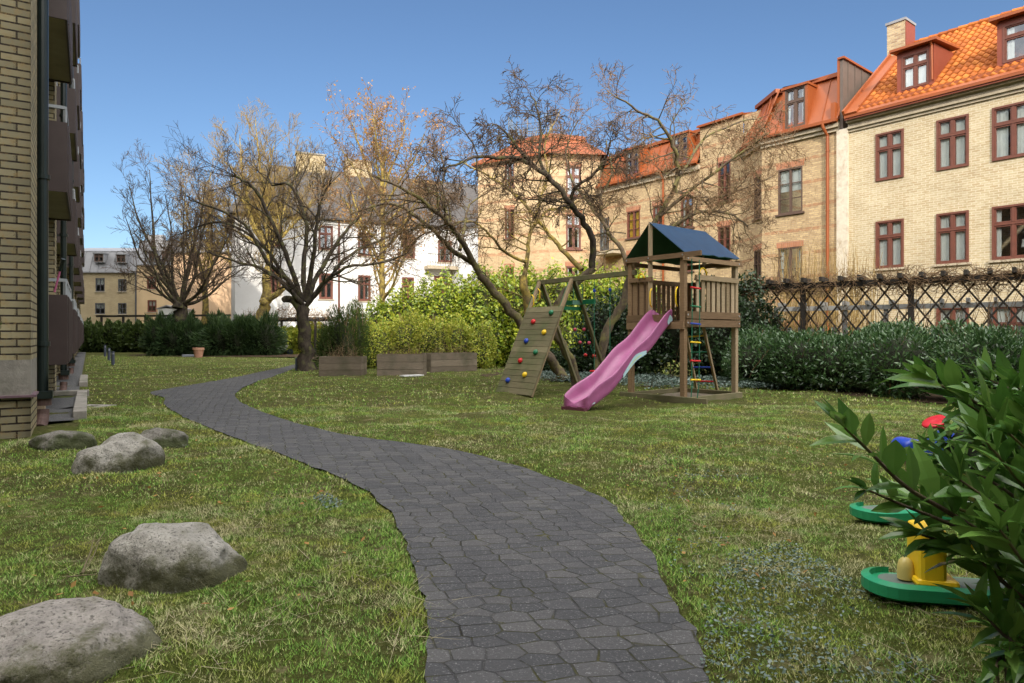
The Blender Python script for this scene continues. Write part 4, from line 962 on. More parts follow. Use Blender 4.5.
def leaf_mesh(name, c, axis, size, wr, mat, parent=None, rs=rng, nrmv=None, label=None, fold=.12):
    n = len(c); a = axis / np.maximum(np.linalg.norm(axis, axis=1, keepdims=True), 1e-9)
    t = rs.normal(size=(n, 3)) if nrmv is None else nrmv
    b = np.cross(a, t); b /= np.maximum(np.linalg.norm(b, axis=1, keepdims=True), 1e-9); u = np.cross(a, b)
    L = size * (.65 + .7 * rs.random(n))[:, None]; w = L * wr * .5
    v = np.empty((n, 4, 3)); v[:, 0] = c - a * L / 2; v[:, 2] = c + a * L / 2; v[:, 1] = c + b * w - u * w * fold + a * L * .05; v[:, 3] = c - b * w - u * w * fold + a * L * .05
    f = np.arange(n * 4).reshape(n, 4)
    # split diamond into two halves so the fold catches light
    tri = np.concatenate([f[:, [0, 1, 2]], f[:, [0, 2, 3]]]); rn = rs.random(n)
    return npmesh(name, v.reshape(-1, 3), tri, mat, parent, rnd=np.concatenate([rn, rn]), nper=3)
def A_(l, Y0, Y1=None):                    # pixel polyline -> world, distance running Y0..Y1
    Y1 = Y0 if Y1 is None else Y1; k = len(l)
    return [AT(x, y, Y0 + (Y1 - Y0) * i / (k - 1)) for i, (x, y) in enumerate(l)]
def fan(px, Y, targets, r0, kids, cl, dY=2.5, seed=0, bow=.12):
    rs = np.random.default_rng(seed); out = []
    for (x, y) in targets:
        p0 = AT(*px, Y); Y2 = Y + (rs.random() * 2 - 1) * dY; p1 = AT(x, y, Y2); L = np.linalg.norm(p1 - p0)
        m = (p0 + p1) / 2 + V(0, 0, -1) * L * bow * (.4 + rs.random()) + rs.normal(size=3) * L * .04
        m2 = p0 * .3 + p1 * .7 + V(0, 0, -1) * L * bow * .5 + rs.normal(size=3) * L * .04
        out.append(([p0, m * .7 + p0 * .3, m2, p1], r0 * (.8 + .4 * rs.random()), .018, kids, cl))
    return out
cfg_f = dict(max=2, up=[.10, .06, .03], wob=.16, kids=[8, 6], ang=.70, ratio=.52, rs=.012, rmin=.0045, t0=.2)
# the foreground tree left of the planters
b0 = G(307, 371); Y = b0[1]
limbs = [([b0, AT(305, 345, Y), AT(303, 325, Y), AT(304, 306, Y)], .26, .19, 0, 1)]
limbs += [(A_([(304, 320), (296, 303), (287, 298), (284, 300)], Y, Y - .3), .15, .10, 0, 1)]
limbs += [(A_([(303, 306), (292, 292), (268, 272), (240, 262), (205, 252)], Y, Y - 1.5), .10, .02, 13, 1.45),
          (A_([(303, 306), (288, 280), (268, 262), (245, 225), (205, 205), (188, 200)], Y, Y + 1), .10, .02, 14, 1.45),
          (A_([(303, 300), (292, 270), (278, 235), (255, 190), (242, 180), (232, 172)], Y, Y - 1.5), .10, .02, 14, 1.45),
          (A_([(305, 300), (303, 265), (306, 225), (290, 185), (272, 185), (266, 165)], Y, Y + 1.5), .10, .02, 15, 1.45),
          (A_([(305, 300), (312, 270), (316, 230), (320, 205), (332, 178)], Y, Y - 1), .10, .02, 14, 1.45),
          (A_([(306, 302), (318, 275), (340, 238), (360, 215), (372, 180)], Y, Y + 1.5), .10, .02, 14, 1.45),
          (A_([(306, 306), (322, 285), (345, 268), (385, 262), (410, 252)], Y, Y - 1), .085, .02, 12, 1.35),
          (A_([(306, 306), (326, 282), (350, 255), (385, 238), (402, 228)], Y, Y + 1), .08, .02, 12, 1.35),
          (A_([(304, 306), (290, 285), (262, 245), (222, 222), (178, 235)], Y, Y + 1.8), .085, .02, 12, 1.35)]
make_tree('dark spreading bare tree beside the left planter and the path', b0, limbs, dict(cfg_f, kids=[8, 6], lift=.02, up=[.05, .03, .02]), (M['bark_dark'], M['twig_dark']), seed=3)
# left bare tree behind the yew bushes
Y = 40.0; b1 = AT(184, HZ + CAMH * F_PX / Y, Y)
tg = [(128, 182), (125, 215), (140, 240), (150, 170), (165, 195), (185, 190), (205, 180), (222, 200), (235, 225), (232, 255), (130, 262), (195, 215), (245, 268)]
limbs = [([b1, AT(183, 335, Y), AT(181, 315, Y), AT(180, 303, Y)], .5, .38, 0, 1)] + fan((180, 306), Y, tg, .12, 9, 1.9, 3.5, 4)
make_tree('dark many-stemmed bare tree rising from behind the yew bushes', b1, limbs, dict(cfg_f, rmin=.009, rs=.02, kids=[7, 5]), (M['bark_dark'], M['twig_dark']), group=None, seed=8)
# pale trees further back, lit yellow
Y = 52.0
for sd_, x, top, spread, lab in ((11, 205, 175, 26, 'slender yellow-lit bare tree behind the left bare tree'), (12, 243, 190, 22, 'small yellow-lit bare tree at the left edge of the white house')):
    bb = AT(x, HZ + CAMH * F_PX / Y, Y); rs_ = np.random.default_rng(sd_)
    tg = [(x + rs_.uniform(-spread, spread), top + rs_.uniform(-5, 60)) for _ in range(9)]
    make_tree(lab, bb, [([bb, AT(x, 315, Y), AT(x + 1, 285, Y)], .3, .2, 0, 1)] + fan((x + 1, 287), Y, tg, .12, 7, 2.4, 2, sd_), dict(cfg_f, rmin=.012, rs=.02), (M['bark_yel'], M['twig_yel']), seed=sd_)
# old knobbly tree behind the foreground tree
b2 = G(262, 355); Y = b2[1]
tg = [(240, 135), (222, 160), (255, 118), (275, 140), (232, 185), (300, 165), (288, 190), (320, 190), (262, 175), (245, 205), (215, 215), (305, 215)]
limbs = [([b2, AT(262, 335, Y), AT(263, 315, Y), AT(265, 300, Y)], .42, .34, 0, 1), (A_([(265, 305), (266, 285), (270, 262), (268, 240)], Y, Y), .30, .18, 3, 2), (A_([(265, 303), (276, 295), (283, 288)], Y, Y - .5), .22, .16, 2, 1.5)]
limbs += fan((268, 250), Y, tg, .14, 8, 2.2, 3, 21, bow=.05)
make_tree('tall knobbly yellow-barked tree behind the dark spreading tree', b2, limbs, dict(cfg_f, rmin=.010, rs=.02, up=[.2, .15, .1]), (M['bark_yel'], M['twig_yel']), seed=22)
# slim tree still holding orange leaves
Y = 31.0; b3 = AT(384, HZ + CAMH * F_PX / Y, Y)
tg = [(352, 122), (366, 114), (385, 122), (405, 120), (424, 134), (340, 147), (438, 152), (345, 172), (432, 178), (372, 106), (350, 210), (420, 215), (365, 240), (408, 245), (340, 195), (440, 200)]
limbs = [([b3, AT(383, 320, Y), AT(382, 270, Y), AT(383, 225, Y), AT(382, 180, Y), AT(386, 150, Y)], .17, .07, 14, 1.4)]
for i, (x, y) in enumerate(tg):
    s0 = min(300, y + 75); limbs += fan((383, s0), Y, [(x, y)], .06, 9, 1.25, 1.8, 40 + i, bow=.03)
make_tree('slim tree with orange-brown leaves still on its twigs', b3, limbs, dict(cfg_f, rmin=.007, rs=.012, up=[.15, .1, .05], kids=[5, 4]), (M['bark_yel'], M['twig_brn']), seed=31, leaves=(3600, .13, M['leaf_dry']), name='leafy_tree')
# big arching fruit tree behind the climbing frame
cfg_a = dict(max=2, up=[-.05, -.07, -.05], wob=.28, kids=[8, 6], ang=.85, ratio=.55, rs=.010, rmin=.005, t0=.2, lift=-.05)
Y = 17.6; b4 = G(568, 383)
limbs = [([b4, AT(560, 372, Y), AT(545, 352, Y), AT(522, 325, Y), AT(500, 298, Y), AT(480, 275, Y)], .145, .10, 2, 1.2),
         (A_([(480, 275), (466, 248), (455, 232), (448, 222), (434, 210), (416, 196), (392, 184), (372, 176)], Y, Y - 2.5), .085, .02, 18, 1.15),
         (A_([(472, 262), (452, 250), (436, 232), (420, 220), (400, 206), (376, 205), (350, 214)], Y, Y - 1), .07, .02, 15, 1.1),
         (A_([(447, 222), (446, 208), (440, 190), (444, 172), (440, 150)], Y - 1, Y), .05, .015, 10, .95),
         (A_([(460, 250), (465, 225), (470, 205), (492, 190)], Y, Y + 1.5), .05, .015, 10, .9)]
make_tree('leaning mossy fruit tree whose long limb arches left over the hedge', b4, limbs, dict(cfg_a), (M['bark_brn'], M['twig_brn']), seed=51)
Y = 16.2; b5 = AT(578, HZ + CAMH * F_PX / Y, Y)
limbs = [([b5, AT(570, 360, Y), AT(556, 330, Y), AT(560, 300, Y), AT(592, 268, Y)], .11, .095, 1, 1.2),
         (A_([(592, 268), (592, 240), (582, 218), (570, 204), (552, 180), (530, 164), (512, 158), (480, 157), (456, 164), (440, 172)], Y, Y - 1.5), .085, .02, 26, 1.0),
         (A_([(572, 205), (574, 188), (590, 178), (604, 160), (612, 140)], Y, Y - 1), .05, .015, 14, .85),
         (A_([(531, 164), (516, 146), (504, 130), (492, 124)], Y - .8, Y - 1), .045, .012, 10, .7),
         (A_([(551, 180), (540, 160), (541, 130), (536, 106), (530, 92)], Y - .5, Y), .045, .012, 14, .85)]
make_tree('black-barked fruit tree with a limb sweeping left across the corner house', b5, limbs, dict(cfg_a, rmin=.006), (M['bark_brn'], M['twig_dark'], M['bark_dark']), seed=52)
Y = 19.5; b6 = AT(532, HZ + CAMH * F_PX / Y, Y)
limbs = [([b6, AT(530, 345, Y), AT(527, 300, Y), AT(524, 275, Y)], .15, .12, 2, 1.2),
         (A_([(524, 278), (528, 255), (530, 235), (545, 212), (565, 208), (580, 200)], Y, Y + 1), .075, .02, 13, 1.1),
         (A_([(526, 262), (505, 252), (490, 235), (475, 222), (455, 222)], Y, Y - 1), .05, .015, 12, 1.0),
         (A_([(582, 270), (562, 249), (545, 229), (520, 199), (492, 178), (464, 163)], Y - 2, Y), .07, .02, 16, 1.0),
         (A_([(535, 225), (540, 200), (548, 175), (545, 145), (560, 110)], Y, Y + 1), .05, .015, 15, .95)]
make_tree('upright yellow-lit fruit tree just behind the climbing wall', b6, limbs, dict(cfg_a, up=[.0, -.03, -.03]), (M['bark_yel'], M['twig_brn']), seed=53)
Y = 17.8; b7 = AT(597, HZ + CAMH * F_PX / Y, Y)
limbs = [([b7, AT(602, 350, Y), AT(612, 322, Y), AT(625, 300, Y), AT(631, 272, Y)], .135, .10, 1, 1.2),
         (A_([(631, 272), (640, 246), (660, 215), (674, 190), (678, 162), (671, 140), (658, 122), (637, 110), (614, 96)], Y, Y - 2), .085, .018, 24, 1.0),
         (A_([(633, 262), (650, 240), (676, 225), (700, 212), (730, 214), (748, 226)], Y, Y - 1.5), .07, .018, 18, 1.0),
         (A_([(630, 280), (622, 250), (606, 228), (600, 200), (612, 172), (606, 140)], Y, Y + 1), .07, .018, 18, 1.0),
         (A_([(660, 216), (690, 190), (718, 170), (745, 150), (770, 132)], Y - .5, Y - 2), .05, .015, 16, .9),
         (A_([(674, 186), (690, 160), (705, 138), (740, 122), (762, 118)], Y - 1, Y), .045, .012, 13, .8),
         (A_([(608, 230), (590, 205), (572, 180), (566, 150), (578, 120)], Y, Y + 1), .05, .015, 16, .95),
         (A_([(674, 190), (705, 200), (740, 190), (775, 175)], Y - .5, Y - 1), .04, .012, 12, .8)]
make_tree('gnarled bare fruit tree arching over the blue tower roof', b7, limbs, dict(cfg_a, kids=[8, 6]), (M['bark_brn'], M['twig_brn']), seed=54)

# ------------------------------------------------------------------ hedges and shrubs
def clumps(name, label, cat, balls, n, size, wr, mat, core=True, seed=0, stem=None, group=None, outward=.6, jag=.22, up=.3, down=0, core_mat=None, zmin=.02):
    """foliage spread through a set of uneven ellipsoids; balls = (x, y, z, rx, ry, rz)"""
    rs = np.random.default_rng(seed); Bq = np.array(balls, float)
    root = thing(name, label, cat, (Bq[:, 0].mean(), Bq[:, 1].mean(), 0), group)
    area = (Bq[:, 3] * Bq[:, 4] * Bq[:, 5]) ** (2 / 3); idx = rs.choice(len(Bq), int(n * 1.6), p=area / area.sum())
    d = rs.normal(size=(len(idx), 3)); d /= np.linalg.norm(d, axis=1, keepdims=True)
    q = Bq[idx]; ph = q[:, :3].sum(1) * 3
    lump = 1 + jag * .55 * np.sin(4.3 * d[:, 0] + ph) * np.sin(5.1 * d[:, 2] + 2 * ph) + jag * .45 * np.sin(9 * d[:, 0] + 7 * d[:, 1] + ph)
    r = (1 - np.abs(rs.normal(size=len(idx))) * .16 + .10 * rs.random(len(idx)) ** 3) * lump
    P = q[:, :3] + d * q[:, 3:] * r[:, None]
    ok = P[:, 2] > zmin
    for (x, y, z, a, b, c) in Bq:
        e = ((P[:, 0] - x) / a) ** 2 + ((P[:, 1] - y) / b) ** 2 + ((P[:, 2] - z) / c) ** 2
        ok &= e > .50
    P, d = P[ok][:n], d[ok][:n]
    ax = rs.normal(size=P.shape) * (1 - outward) + d * outward * 1.2; ax[:, 2] += up - down
    nv = d + rs.normal(size=P.shape) * .6 + V(0, 0, .5)
    leaf_mesh('foliage', P, ax, size, wr, mat, root, rs, nrmv=nv)
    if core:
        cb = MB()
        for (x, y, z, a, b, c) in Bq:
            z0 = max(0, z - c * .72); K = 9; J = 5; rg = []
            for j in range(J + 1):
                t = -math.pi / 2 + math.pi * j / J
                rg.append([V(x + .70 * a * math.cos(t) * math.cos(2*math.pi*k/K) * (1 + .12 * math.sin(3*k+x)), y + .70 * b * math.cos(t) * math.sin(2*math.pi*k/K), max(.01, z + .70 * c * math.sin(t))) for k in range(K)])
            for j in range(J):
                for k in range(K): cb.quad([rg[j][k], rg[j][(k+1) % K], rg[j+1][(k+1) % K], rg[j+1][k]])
        cb.build('inner_shade_core', core_mat or M['core'], root, smooth=True)
    if stem:
        T = Tubes(); c0 = Bq[:, :3].mean(0)
        for _ in range(stem):
            q_ = Bq[rs.integers(len(Bq))]; p0 = V(q_[0] + rs.normal() * q_[3] * .25, q_[1] + rs.normal() * q_[4] * .2, 0)
            dd = rs.normal(size=3); dd[2] = abs(dd[2]) + .8; dd = nrm(dd); p1 = q_[:3] + dd * q_[3:] * (1.0 + .25 * rs.random()); m_ = (p0 + p1) / 2 + rs.normal(size=3) * .08
            T.add([p0, m_, p1], [.018, .011, .004], 4)
        T.build('stems', M['twig_brn'], root)
    return root
M['core'] = plain('painted_inner_shade', (.018, .022, .010), .95, .4, 8, .3)  # dark core colour painted as the shade inside foliage
M['core_lit'] = plain('lighter_inner_shade', (.05, .06, .018), .95, .4, 8, .3)  # lighter copy of that painted inner shade, for sunlit hedges
def row(p0, p1, w, h, k, seed, jit=.12, z=.42):
    rs = np.random.default_rng(seed); p0, p1 = np.array(p0, float), np.array(p1, float); L = np.linalg.norm(p1 - p0); out = []
    for i in range(k):
        t = (i + .5) / k; c = p0 + (p1 - p0) * t + rs.normal(size=2) * jit * w
        hh = h * (1 + rs.uniform(-.1, .1)); out.append((c[0], c[1], hh * .5, L / k * (.85 + .2 * rs.random()), w * (.85 + .3 * rs.random()) / 2, hh * .52))
    return out
# clipped laurel hedge below the trellis
bl = row((5.3, 17.4), (8.4, 12.3), 1.9, 1.28, 8, 3) + row((6.6, 18.2), (10, 13.2), 1.9, 1.38, 8, 4) + row((8.4, 12.3), (10.6, 9.2), 1.9, 1.22, 5, 5) + row((10.2, 13), (13, 10), 2.0, 1.3, 5, 6)
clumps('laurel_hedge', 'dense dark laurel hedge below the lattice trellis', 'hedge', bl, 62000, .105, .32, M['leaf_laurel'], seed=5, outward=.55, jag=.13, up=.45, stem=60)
# ivy shrub behind the tower, right of it
bl = [(6.3, 18.6, 1.3, 1.0, .8, 1.5), (5.5, 18.3, 1.2, .9, .8, 1.45), (6.9, 18.9, 1.05, .9, .10, .9), (4.7, 18.6, 1.15, .9, .10, .95), (3.7, 19.2, 1.05, 1.0, .8, 1.35), (2.9, 20.0, 1.1, 1.0, .8, 1.35)]
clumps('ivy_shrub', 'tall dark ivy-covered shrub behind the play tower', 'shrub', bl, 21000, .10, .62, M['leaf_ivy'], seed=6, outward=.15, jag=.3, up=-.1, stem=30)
bl = row((.4, 21.2), (3.0, 19.6), 1.3, .8, 6, 14) 
clumps('low_ivy_shrub', 'low dark ivy mound behind the swing', 'shrub', bl, 8000, .085, .6, M['leaf_ivy'], seed=7, outward=.4, jag=.3, up=.1)
# sunlit hedge
bl = []
rs_ = np.random.default_rng(9)
for x in np.linspace(-5.6, 4.8, 15):
    t_ = (x + 5.6) / 10.4; yy = 27.8 - 2.9 * t_ + rs_.uniform(-.3, .3); zt = CAMH + (HZ - (305 - 30 * min(1, t_ * 2.6) - 6 * rs_.random())) / F_PX * yy
    bl.append((x, yy, zt * .5, .75, .9, zt * .53)); bl.append((x + .3, yy - .5, zt * .3, .7, .7, zt * .36))
L_ = clumps('ivy_hedge', 'big sunlit yellow-green ivy hedge behind the planters and swing frame', 'hedge', bl, 52000, .13, .62, M['leaf_ivy_lit'], seed=8, outward=.1, jag=.26, up=-.1, core_mat=M['core_lit'], stem=60)
bl = [(-5.0, 24.6, .75, .8, .6, 1.0), (-3.9, 24.9, .9, .8, .6, 1.15), (-2.9, 24.6, .85, .8, .6, 1.05), (-2.0, 24.8, .8, .7, .6, 1.0), (-1.2, 24.6, .7, .6, .6, .95)]
clumps('forsythia_shrub', 'loose bright yellow-green shrub right behind the planters', 'shrub', bl, 20000, .085, .5, M['leaf_lit'], seed=10, outward=.35, jag=.3, up=.3, core=True, core_mat=M['core_lit'], stem=70)
bl = [(-6.0, 24.0, .95, .75, .6, 1.15), (-5.6, 24.1, 1.1, .45, .45, 1.3), (-6.5, 24.1, .75, .5, .5, .9)]
clumps('conifer_shrub', 'dusty green conifer bush behind the left planter', 'shrub', bl, 15000, .12, .16, M['needle2'], seed=11, outward=.85, jag=.4, up=.5, stem=60)
# yew bushes on the left
rs_ = np.random.default_rng(12); bl = []
for x in np.linspace(-20.6, -14.6, 9):
    bl.append((x, 39.8 + rs_.uniform(-.8, .8), .9, 1.0, 1.0, 1.1 + rs_.uniform(-.1, .45)))
bl += [(-19.6, 40.5, 1.5, .7, .7, 1.2), (-15.8, 39.3, 1.1, .8, .8, 1.25), (-17.6, 39, .7, 1.2, .9, .9)]
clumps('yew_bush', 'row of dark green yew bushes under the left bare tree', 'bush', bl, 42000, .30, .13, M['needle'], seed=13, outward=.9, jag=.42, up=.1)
bl = [(x, 47.5, 1.0, 1.1, 1.0, 1.15 + .2 * math.sin(x * 3)) for x in np.linspace(-30.5, -23, 8)]
clumps('evergreen_hedge', 'dark evergreen hedge at the far end of the lawn beyond the bollards', 'hedge', bl, 16000, .26, .4, M['needle2'], seed=15, outward=.6, jag=.3)
bl = [(x, 43.5 + .8 * math.sin(x), .8, 1.0, .9, 1.0 + .25 * math.sin(x * 2.3)) for x in np.linspace(-19, -12.6, 9)]
clumps('leafy_hedge', 'sunlit yellow-green hedge between the two left trees', 'hedge', bl, 15000, .22, .5, M['leaf_lit'], seed=16, outward=.5, jag=.3, core_mat=M['core_lit'])
# small yew sprigs beside the brick wall at the left edge
def sprigs(name, label, cat, items, mat, seed):
    rs = np.random.default_rng(seed); root = thing(name, label, cat, (items[0][0][0], items[0][0][1], 0)); T = Tubes(); c = []; ax = []
    for p0, p1 in items:
        p0, p1 = np.array(p0, float), np.array(p1, float); m_ = (p0 + p1) / 2 + V(0, 0, .08) + rs.normal(size=3) * .03; sp = spline([p0, m_, p1], 5); T.add(sp, np.linspace(.008, .002, len(sp)), 4)
        for q in range(8):
            t = .25 + .75 * q / 8; i = int(t * (len(sp) - 1)); d0 = nrm(sp[min(i+1, len(sp)-1)] - sp[i-1]); s_ = np.cross(d0, V(0, 0, 1)) * (1 if q % 2 else -1); dd = nrm(d0 + s_ * .9 + V(0, 0, -.15)); L = .16 * (1.1 - t * .6)
            e = sp[i] + dd * L; T.add([sp[i], (sp[i] + e) / 2, e], [.003, .002, .001], 3)
            for k in range(14):
                f = k / 14; u = sp[i] + dd * L * f
                for sg in (-1, 1): c.append(u + nrm(np.cross(dd, V(0, 0, 1))) * sg * .012); ax.append(dd * .7 + nrm(np.cross(dd, V(0, 0, 1))) * sg)
    T.build('stems', M['twig_brn'], root); leaf_mesh('needles', np.array(c), np.array(ax), .028, .2, mat, root, rs); return root
it = []
rs_ = np.random.default_rng(17)
for i in range(34):
    a = V(-5.75 + rs_.uniform(-.5, .1), 7.0 + rs_.uniform(-.5, .3), 0); it.append((a, a + V(rs_.uniform(.0, .45), rs_.uniform(-.5, .1), rs_.uniform(.25, 1.5))))
sprigs('yew_sprigs', 'thin green yew sprigs growing against the brick wall at the left edge', 'shrub', it, M['needle2'], 18)

# ground covers
def cover(name, label, poly, n, size, mat, seed, z=.03, h=.08):
    rs = np.random.default_rng(seed); P = np.array(poly, float); lo, hi = P.min(0), P.max(0); c = rs.uniform(lo, hi, (n * 2, 2)); ins = np.zeros(len(c), bool)
    for a, b in zip(P, np.roll(P, -1, 0)):
        k = (a[1] > c[:, 1]) != (b[1] > c[:, 1])
        with np.errstate(divide='ignore', invalid='ignore'): xi = (b[0] - a[0]) * (c[:, 1] - a[1]) / (b[1] - a[1]) + a[0]
        ins ^= k & (c[:, 0] < xi)
    c = c[ins]; w = np.sin(c[:, 0] * 3.1 + c[:, 1]) * np.sin(c[:, 1] * 3.7 + 1) + rs.normal(size=len(c)) * .5; c = c[w > -.2][:n]; m_ = len(c)
    Zg = ground_z(c) + z + h * rs.random(m_); ax = rs.normal(size=(m_, 3)); ax[:, 2] *= .35; nv = rs.normal(size=(m_, 3)) * .5 + V(0, 0, 1)
    o = leaf_mesh(name, np.column_stack([c, Zg]), ax, size, .6, mat, None, rs, nrmv=nv); tag(o, label, 'ground cover', kind='stuff'); return o
cover('ground_ivy', 'blue-green creeping ivy under the swing and behind the sandpit', [(.2, 18.5), (1.5, 16.8), (3.4, 15.0), (5.2, 14.8), (6.3, 15.2), (5.4, 17.5), (3, 19.5), (.5, 20.5)], 15000, .06, M['creeper'], 21, h=.14)
def G2(x, y): return tuple(G(x, y)[:2])
cover('creeping_weed', 'small round blue-green weed leaves in the grass at the lower right', [G2(700, 683), G2(705, 600), G2(730, 560), G2(790, 545), G2(840, 580), G2(900, 640), G2(940, 700), G2(800, 740)], 2600, .017, M['creeper'], 22, z=.018, h=.018)
cover('creeping_weed', 'sparse blue-green weed leaves beside the right edge of the path', [G2(640, 520), G2(690, 470), G2(760, 480), G2(740, 540), G2(690, 600)], 900, .017, M['creeper'], 23, z=.018, h=.018)
cover('creeping_weed', 'small patch of blue-green weed left of the path bend', [G2(312, 503), G2(330, 498), G2(345, 507), G2(330, 516)], 260, .022, M['creeper'], 24, z=.02, h=.02)
cover('fallen_leaves', 'scattered brown fallen leaves on the near lawn', [G2(40, 683), G2(0, 500), G2(200, 440), G2(420, 540), G2(420, 683)], 130, .035, M['leaf_dry'], 25, z=.025, h=.01)
cover('fallen_leaves', 'scattered brown fallen leaves on the lawn right of the path', [G2(720, 683), G2(640, 500), G2(560, 450), G2(840, 440), G2(880, 560)], 130, .03, M['leaf_dry'], 26, z=.025, h=.01)

# glossy laurel shrub close to the viewer on the right
def big_leaf(MBo, p, d, up, L, w, r):
    d = nrm(d); s_ = nrm(np.cross(d, up)); u = np.cross(s_, d); pr_ = [(0, .06), (.18, .55), (.42, 1), (.68, .82), (.88, .36), (1, .02)]; cur = rs_.uniform(-.05, .45)
    a = []; 
    for t, q in pr_:
        c = p + d * L * t - u * cur * L * t * t; a.append((c + s_ * w * q / 2 + u * w * q * .16, c, c - s_ * w * q / 2 + u * w * q * .16))
    for i in range(len(a) - 1):
        MBo.quad([a[i][0], a[i+1][0], a[i+1][1], a[i][1]], None, r); MBo.quad([a[i][1], a[i+1][1], a[i+1][2], a[i][2]], None, r)
Sh = thing('laurel_shrub', 'glossy laurel shrub with long pointed leaves reaching in from the right edge', 'shrub', (1.85, 2.15, 0))
rs_ = np.random.default_rng(33); lv = MB(); st = Tubes(); root_ = V(1.95, 2.2, 0)
def shoot(pts, nl, L0, r0=.010, tipn=5):
    sp = spline(pts, 5); st.add(sp, np.linspace(r0, .003, len(sp)), 6); n = len(sp)
    for j in range(nl):
        t = .22 + .76 * j / nl; x = t * (n - 1); i = int(x); q = sp[i] * (1 - x + i) + sp[min(i + 1, n - 1)] * (x - i); d0 = nrm(sp[min(i+1, n-1)] - sp[max(i-1, 0)])
        az_ = j * 2.4 + rs_.uniform(-.4, .4); s_ = nrm(np.cross(d0, V(0, 0, 1))); u_ = np.cross(s_, d0); o_ = s_ * math.cos(az_) + u_ * math.sin(az_)
        dd = nrm(d0 * .75 + o_ * .75 + V(0, 0, .42)); L = L0 * (.7 + .65 * rs_.random()) * (1.1 - .3 * abs(t - .6)); big_leaf(lv, q, dd, V(0, 0, 1) + rs_.normal(size=3) * .45 - d0 * .3, L, L * rs_.uniform(.27, .34), rs_.random())
    d0 = nrm(sp[-1] - sp[-2])
    for j in range(tipn):
        o_ = rs_.normal(size=3) * .45; big_leaf(lv, sp[-1], nrm(d0 + o_ + V(0, 0, .3)), V(0, 0, 1) + rs_.normal(size=3) * .3, L0 * (.6 + .4 * rs_.random()), L0 * .25, rs_.random())
def sA(l, Y0, Y1): q0 = AT(*l[0], Y0); return [root_ * .35 + q0 * .65] + A_(l, Y0, Y1)
shoot(sA([(1080, 470), (1024, 436), (985, 408), (950, 390), (924, 378)], 2.0, 2.05), 24, .135)
shoot(sA([(1060, 590), (1000, 545), (948, 512), (905, 486), (870, 452), (845, 428)], 1.75, 1.65), 26, .115)
shoot(sA([(1060, 590), (1000, 548), (950, 524), (905, 506), (868, 490)], 1.8, 1.75), 20, .09)
shoot(sA([(1080, 520), (1040, 470), (1015, 440), (1000, 410)], 1.95, 2.1), 20, .125)
shoot(sA([(1090, 450), (1050, 420), (1020, 395), (990, 380)], 2.2, 2.3), 20, .13)
for k in range(70):
    Yk = rs_.uniform(1.55, 2.5); x_, y_ = rs_.uniform(1000, 1140), rs_.uniform(430, 720)
    if y_ < 560: x_ = max(x_, 1000 + rs_.uniform(0, 30))
    elif y_ < 640: x_ = max(x_, 1010)
    tip = AT(x_, y_, Yk)
    if tip[2] < .08: tip[2] = .08 + rs_.random() * .2
    m_ = root_ * .5 + tip * .5 + V(0, 0, .12) + rs_.normal(size=3) * .07; shoot([root_ + rs_.normal(size=3) * V(.12, .12, 0), m_, tip], 15, .105, tipn=4)
for a0_, b0_, c0_, e0_, y0_ in (((1070, 500), (1030, 455), (1000, 425), (968, 405), 2.0), ((1080, 560), (1040, 505), (1010, 470), (985, 440), 1.8), ((1100, 455), (1070, 425), (1045, 405), (1018, 388), 2.1), ((1070, 570), (1010, 530), (955, 508), (905, 498), 1.85), ((1070, 610), (1005, 570), (960, 548), (922, 535), 1.8), ((1075, 550), (1025, 505), (985, 478), (950, 462), 1.95), ((1070, 630), (1015, 592), (985, 565), (955, 548), 1.75), ((1080, 520), (1030, 480), (1000, 455), (975, 440), 2.05),
                                ((1080, 600), (1050, 560), (1015, 520), (960, 480), 1.7), ((1090, 640), (1060, 600), (1030, 570), (1000, 530), 1.6), ((1100, 520), (1070, 470), (1050, 440), (1036, 415), 1.9), ((1090, 690), (1050, 660), (1010, 640), (980, 610), 1.7)):
    shoot([root_ * .35 + AT(*a0_, y0_) * .65, AT(*a0_, y0_), AT(*b0_, y0_), AT(*c0_, y0_), AT(*e0_, y0_)], 22, .12)
lv.build('leaves', M['leaf_near'], Sh); st.build('stems', M['bark_brn'], Sh)
dk = []
for i in range(9): dk.append((2.0 + rs_.uniform(-.1, .8), 2.25 + rs_.uniform(-.1, .7), .35 + rs_.uniform(0, .45), .3, .3, .3))
clumps('undergrowth', 'dark tangled undergrowth inside the near laurel shrub at the lower right', 'shrub', dk, 4200, .10, .35, M['leaf_near'], seed=34, outward=.2, jag=.4)
# ------------------------------------------------------------------ play tower
TW_, TD = 1.66, 1.22
FT = Fr((3.10, 12.10), (.77, .64), (-.64, .77))          # u: along the ladder side, n: along the slide side
FT.u = nrm(V(.77, .64, 0)); FT.n = nrm(V(-.64, .77, 0))
T = thing('play_tower', 'wooden play tower on posts with a blue tarpaulin roof', 'play tower', FT.p(TW_ / 2, TD / 2, 0))
P = FT.p; H0 = 1.52
for (u, n) in ((0, 0), (0, TD), (TW_, 0), (TW_, TD)):
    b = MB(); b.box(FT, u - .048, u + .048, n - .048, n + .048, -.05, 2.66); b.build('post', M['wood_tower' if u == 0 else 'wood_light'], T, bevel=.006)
b = MB()
for i in range(9): b.box(FT, .06, TW_ - .06, .03 + i * .13, .03 + i * .13 + .118, H0 - .03, H0)
b.build('platform', M['wood_tower'], T)
b = MB(); b.box(FT, -.02, TW_ + .06, -.085, -.05, H0 + .03, H0 + .16); b.box(FT, -.02, TW_ + .06, -.085, -.05, H0 - .12, H0 + .01)
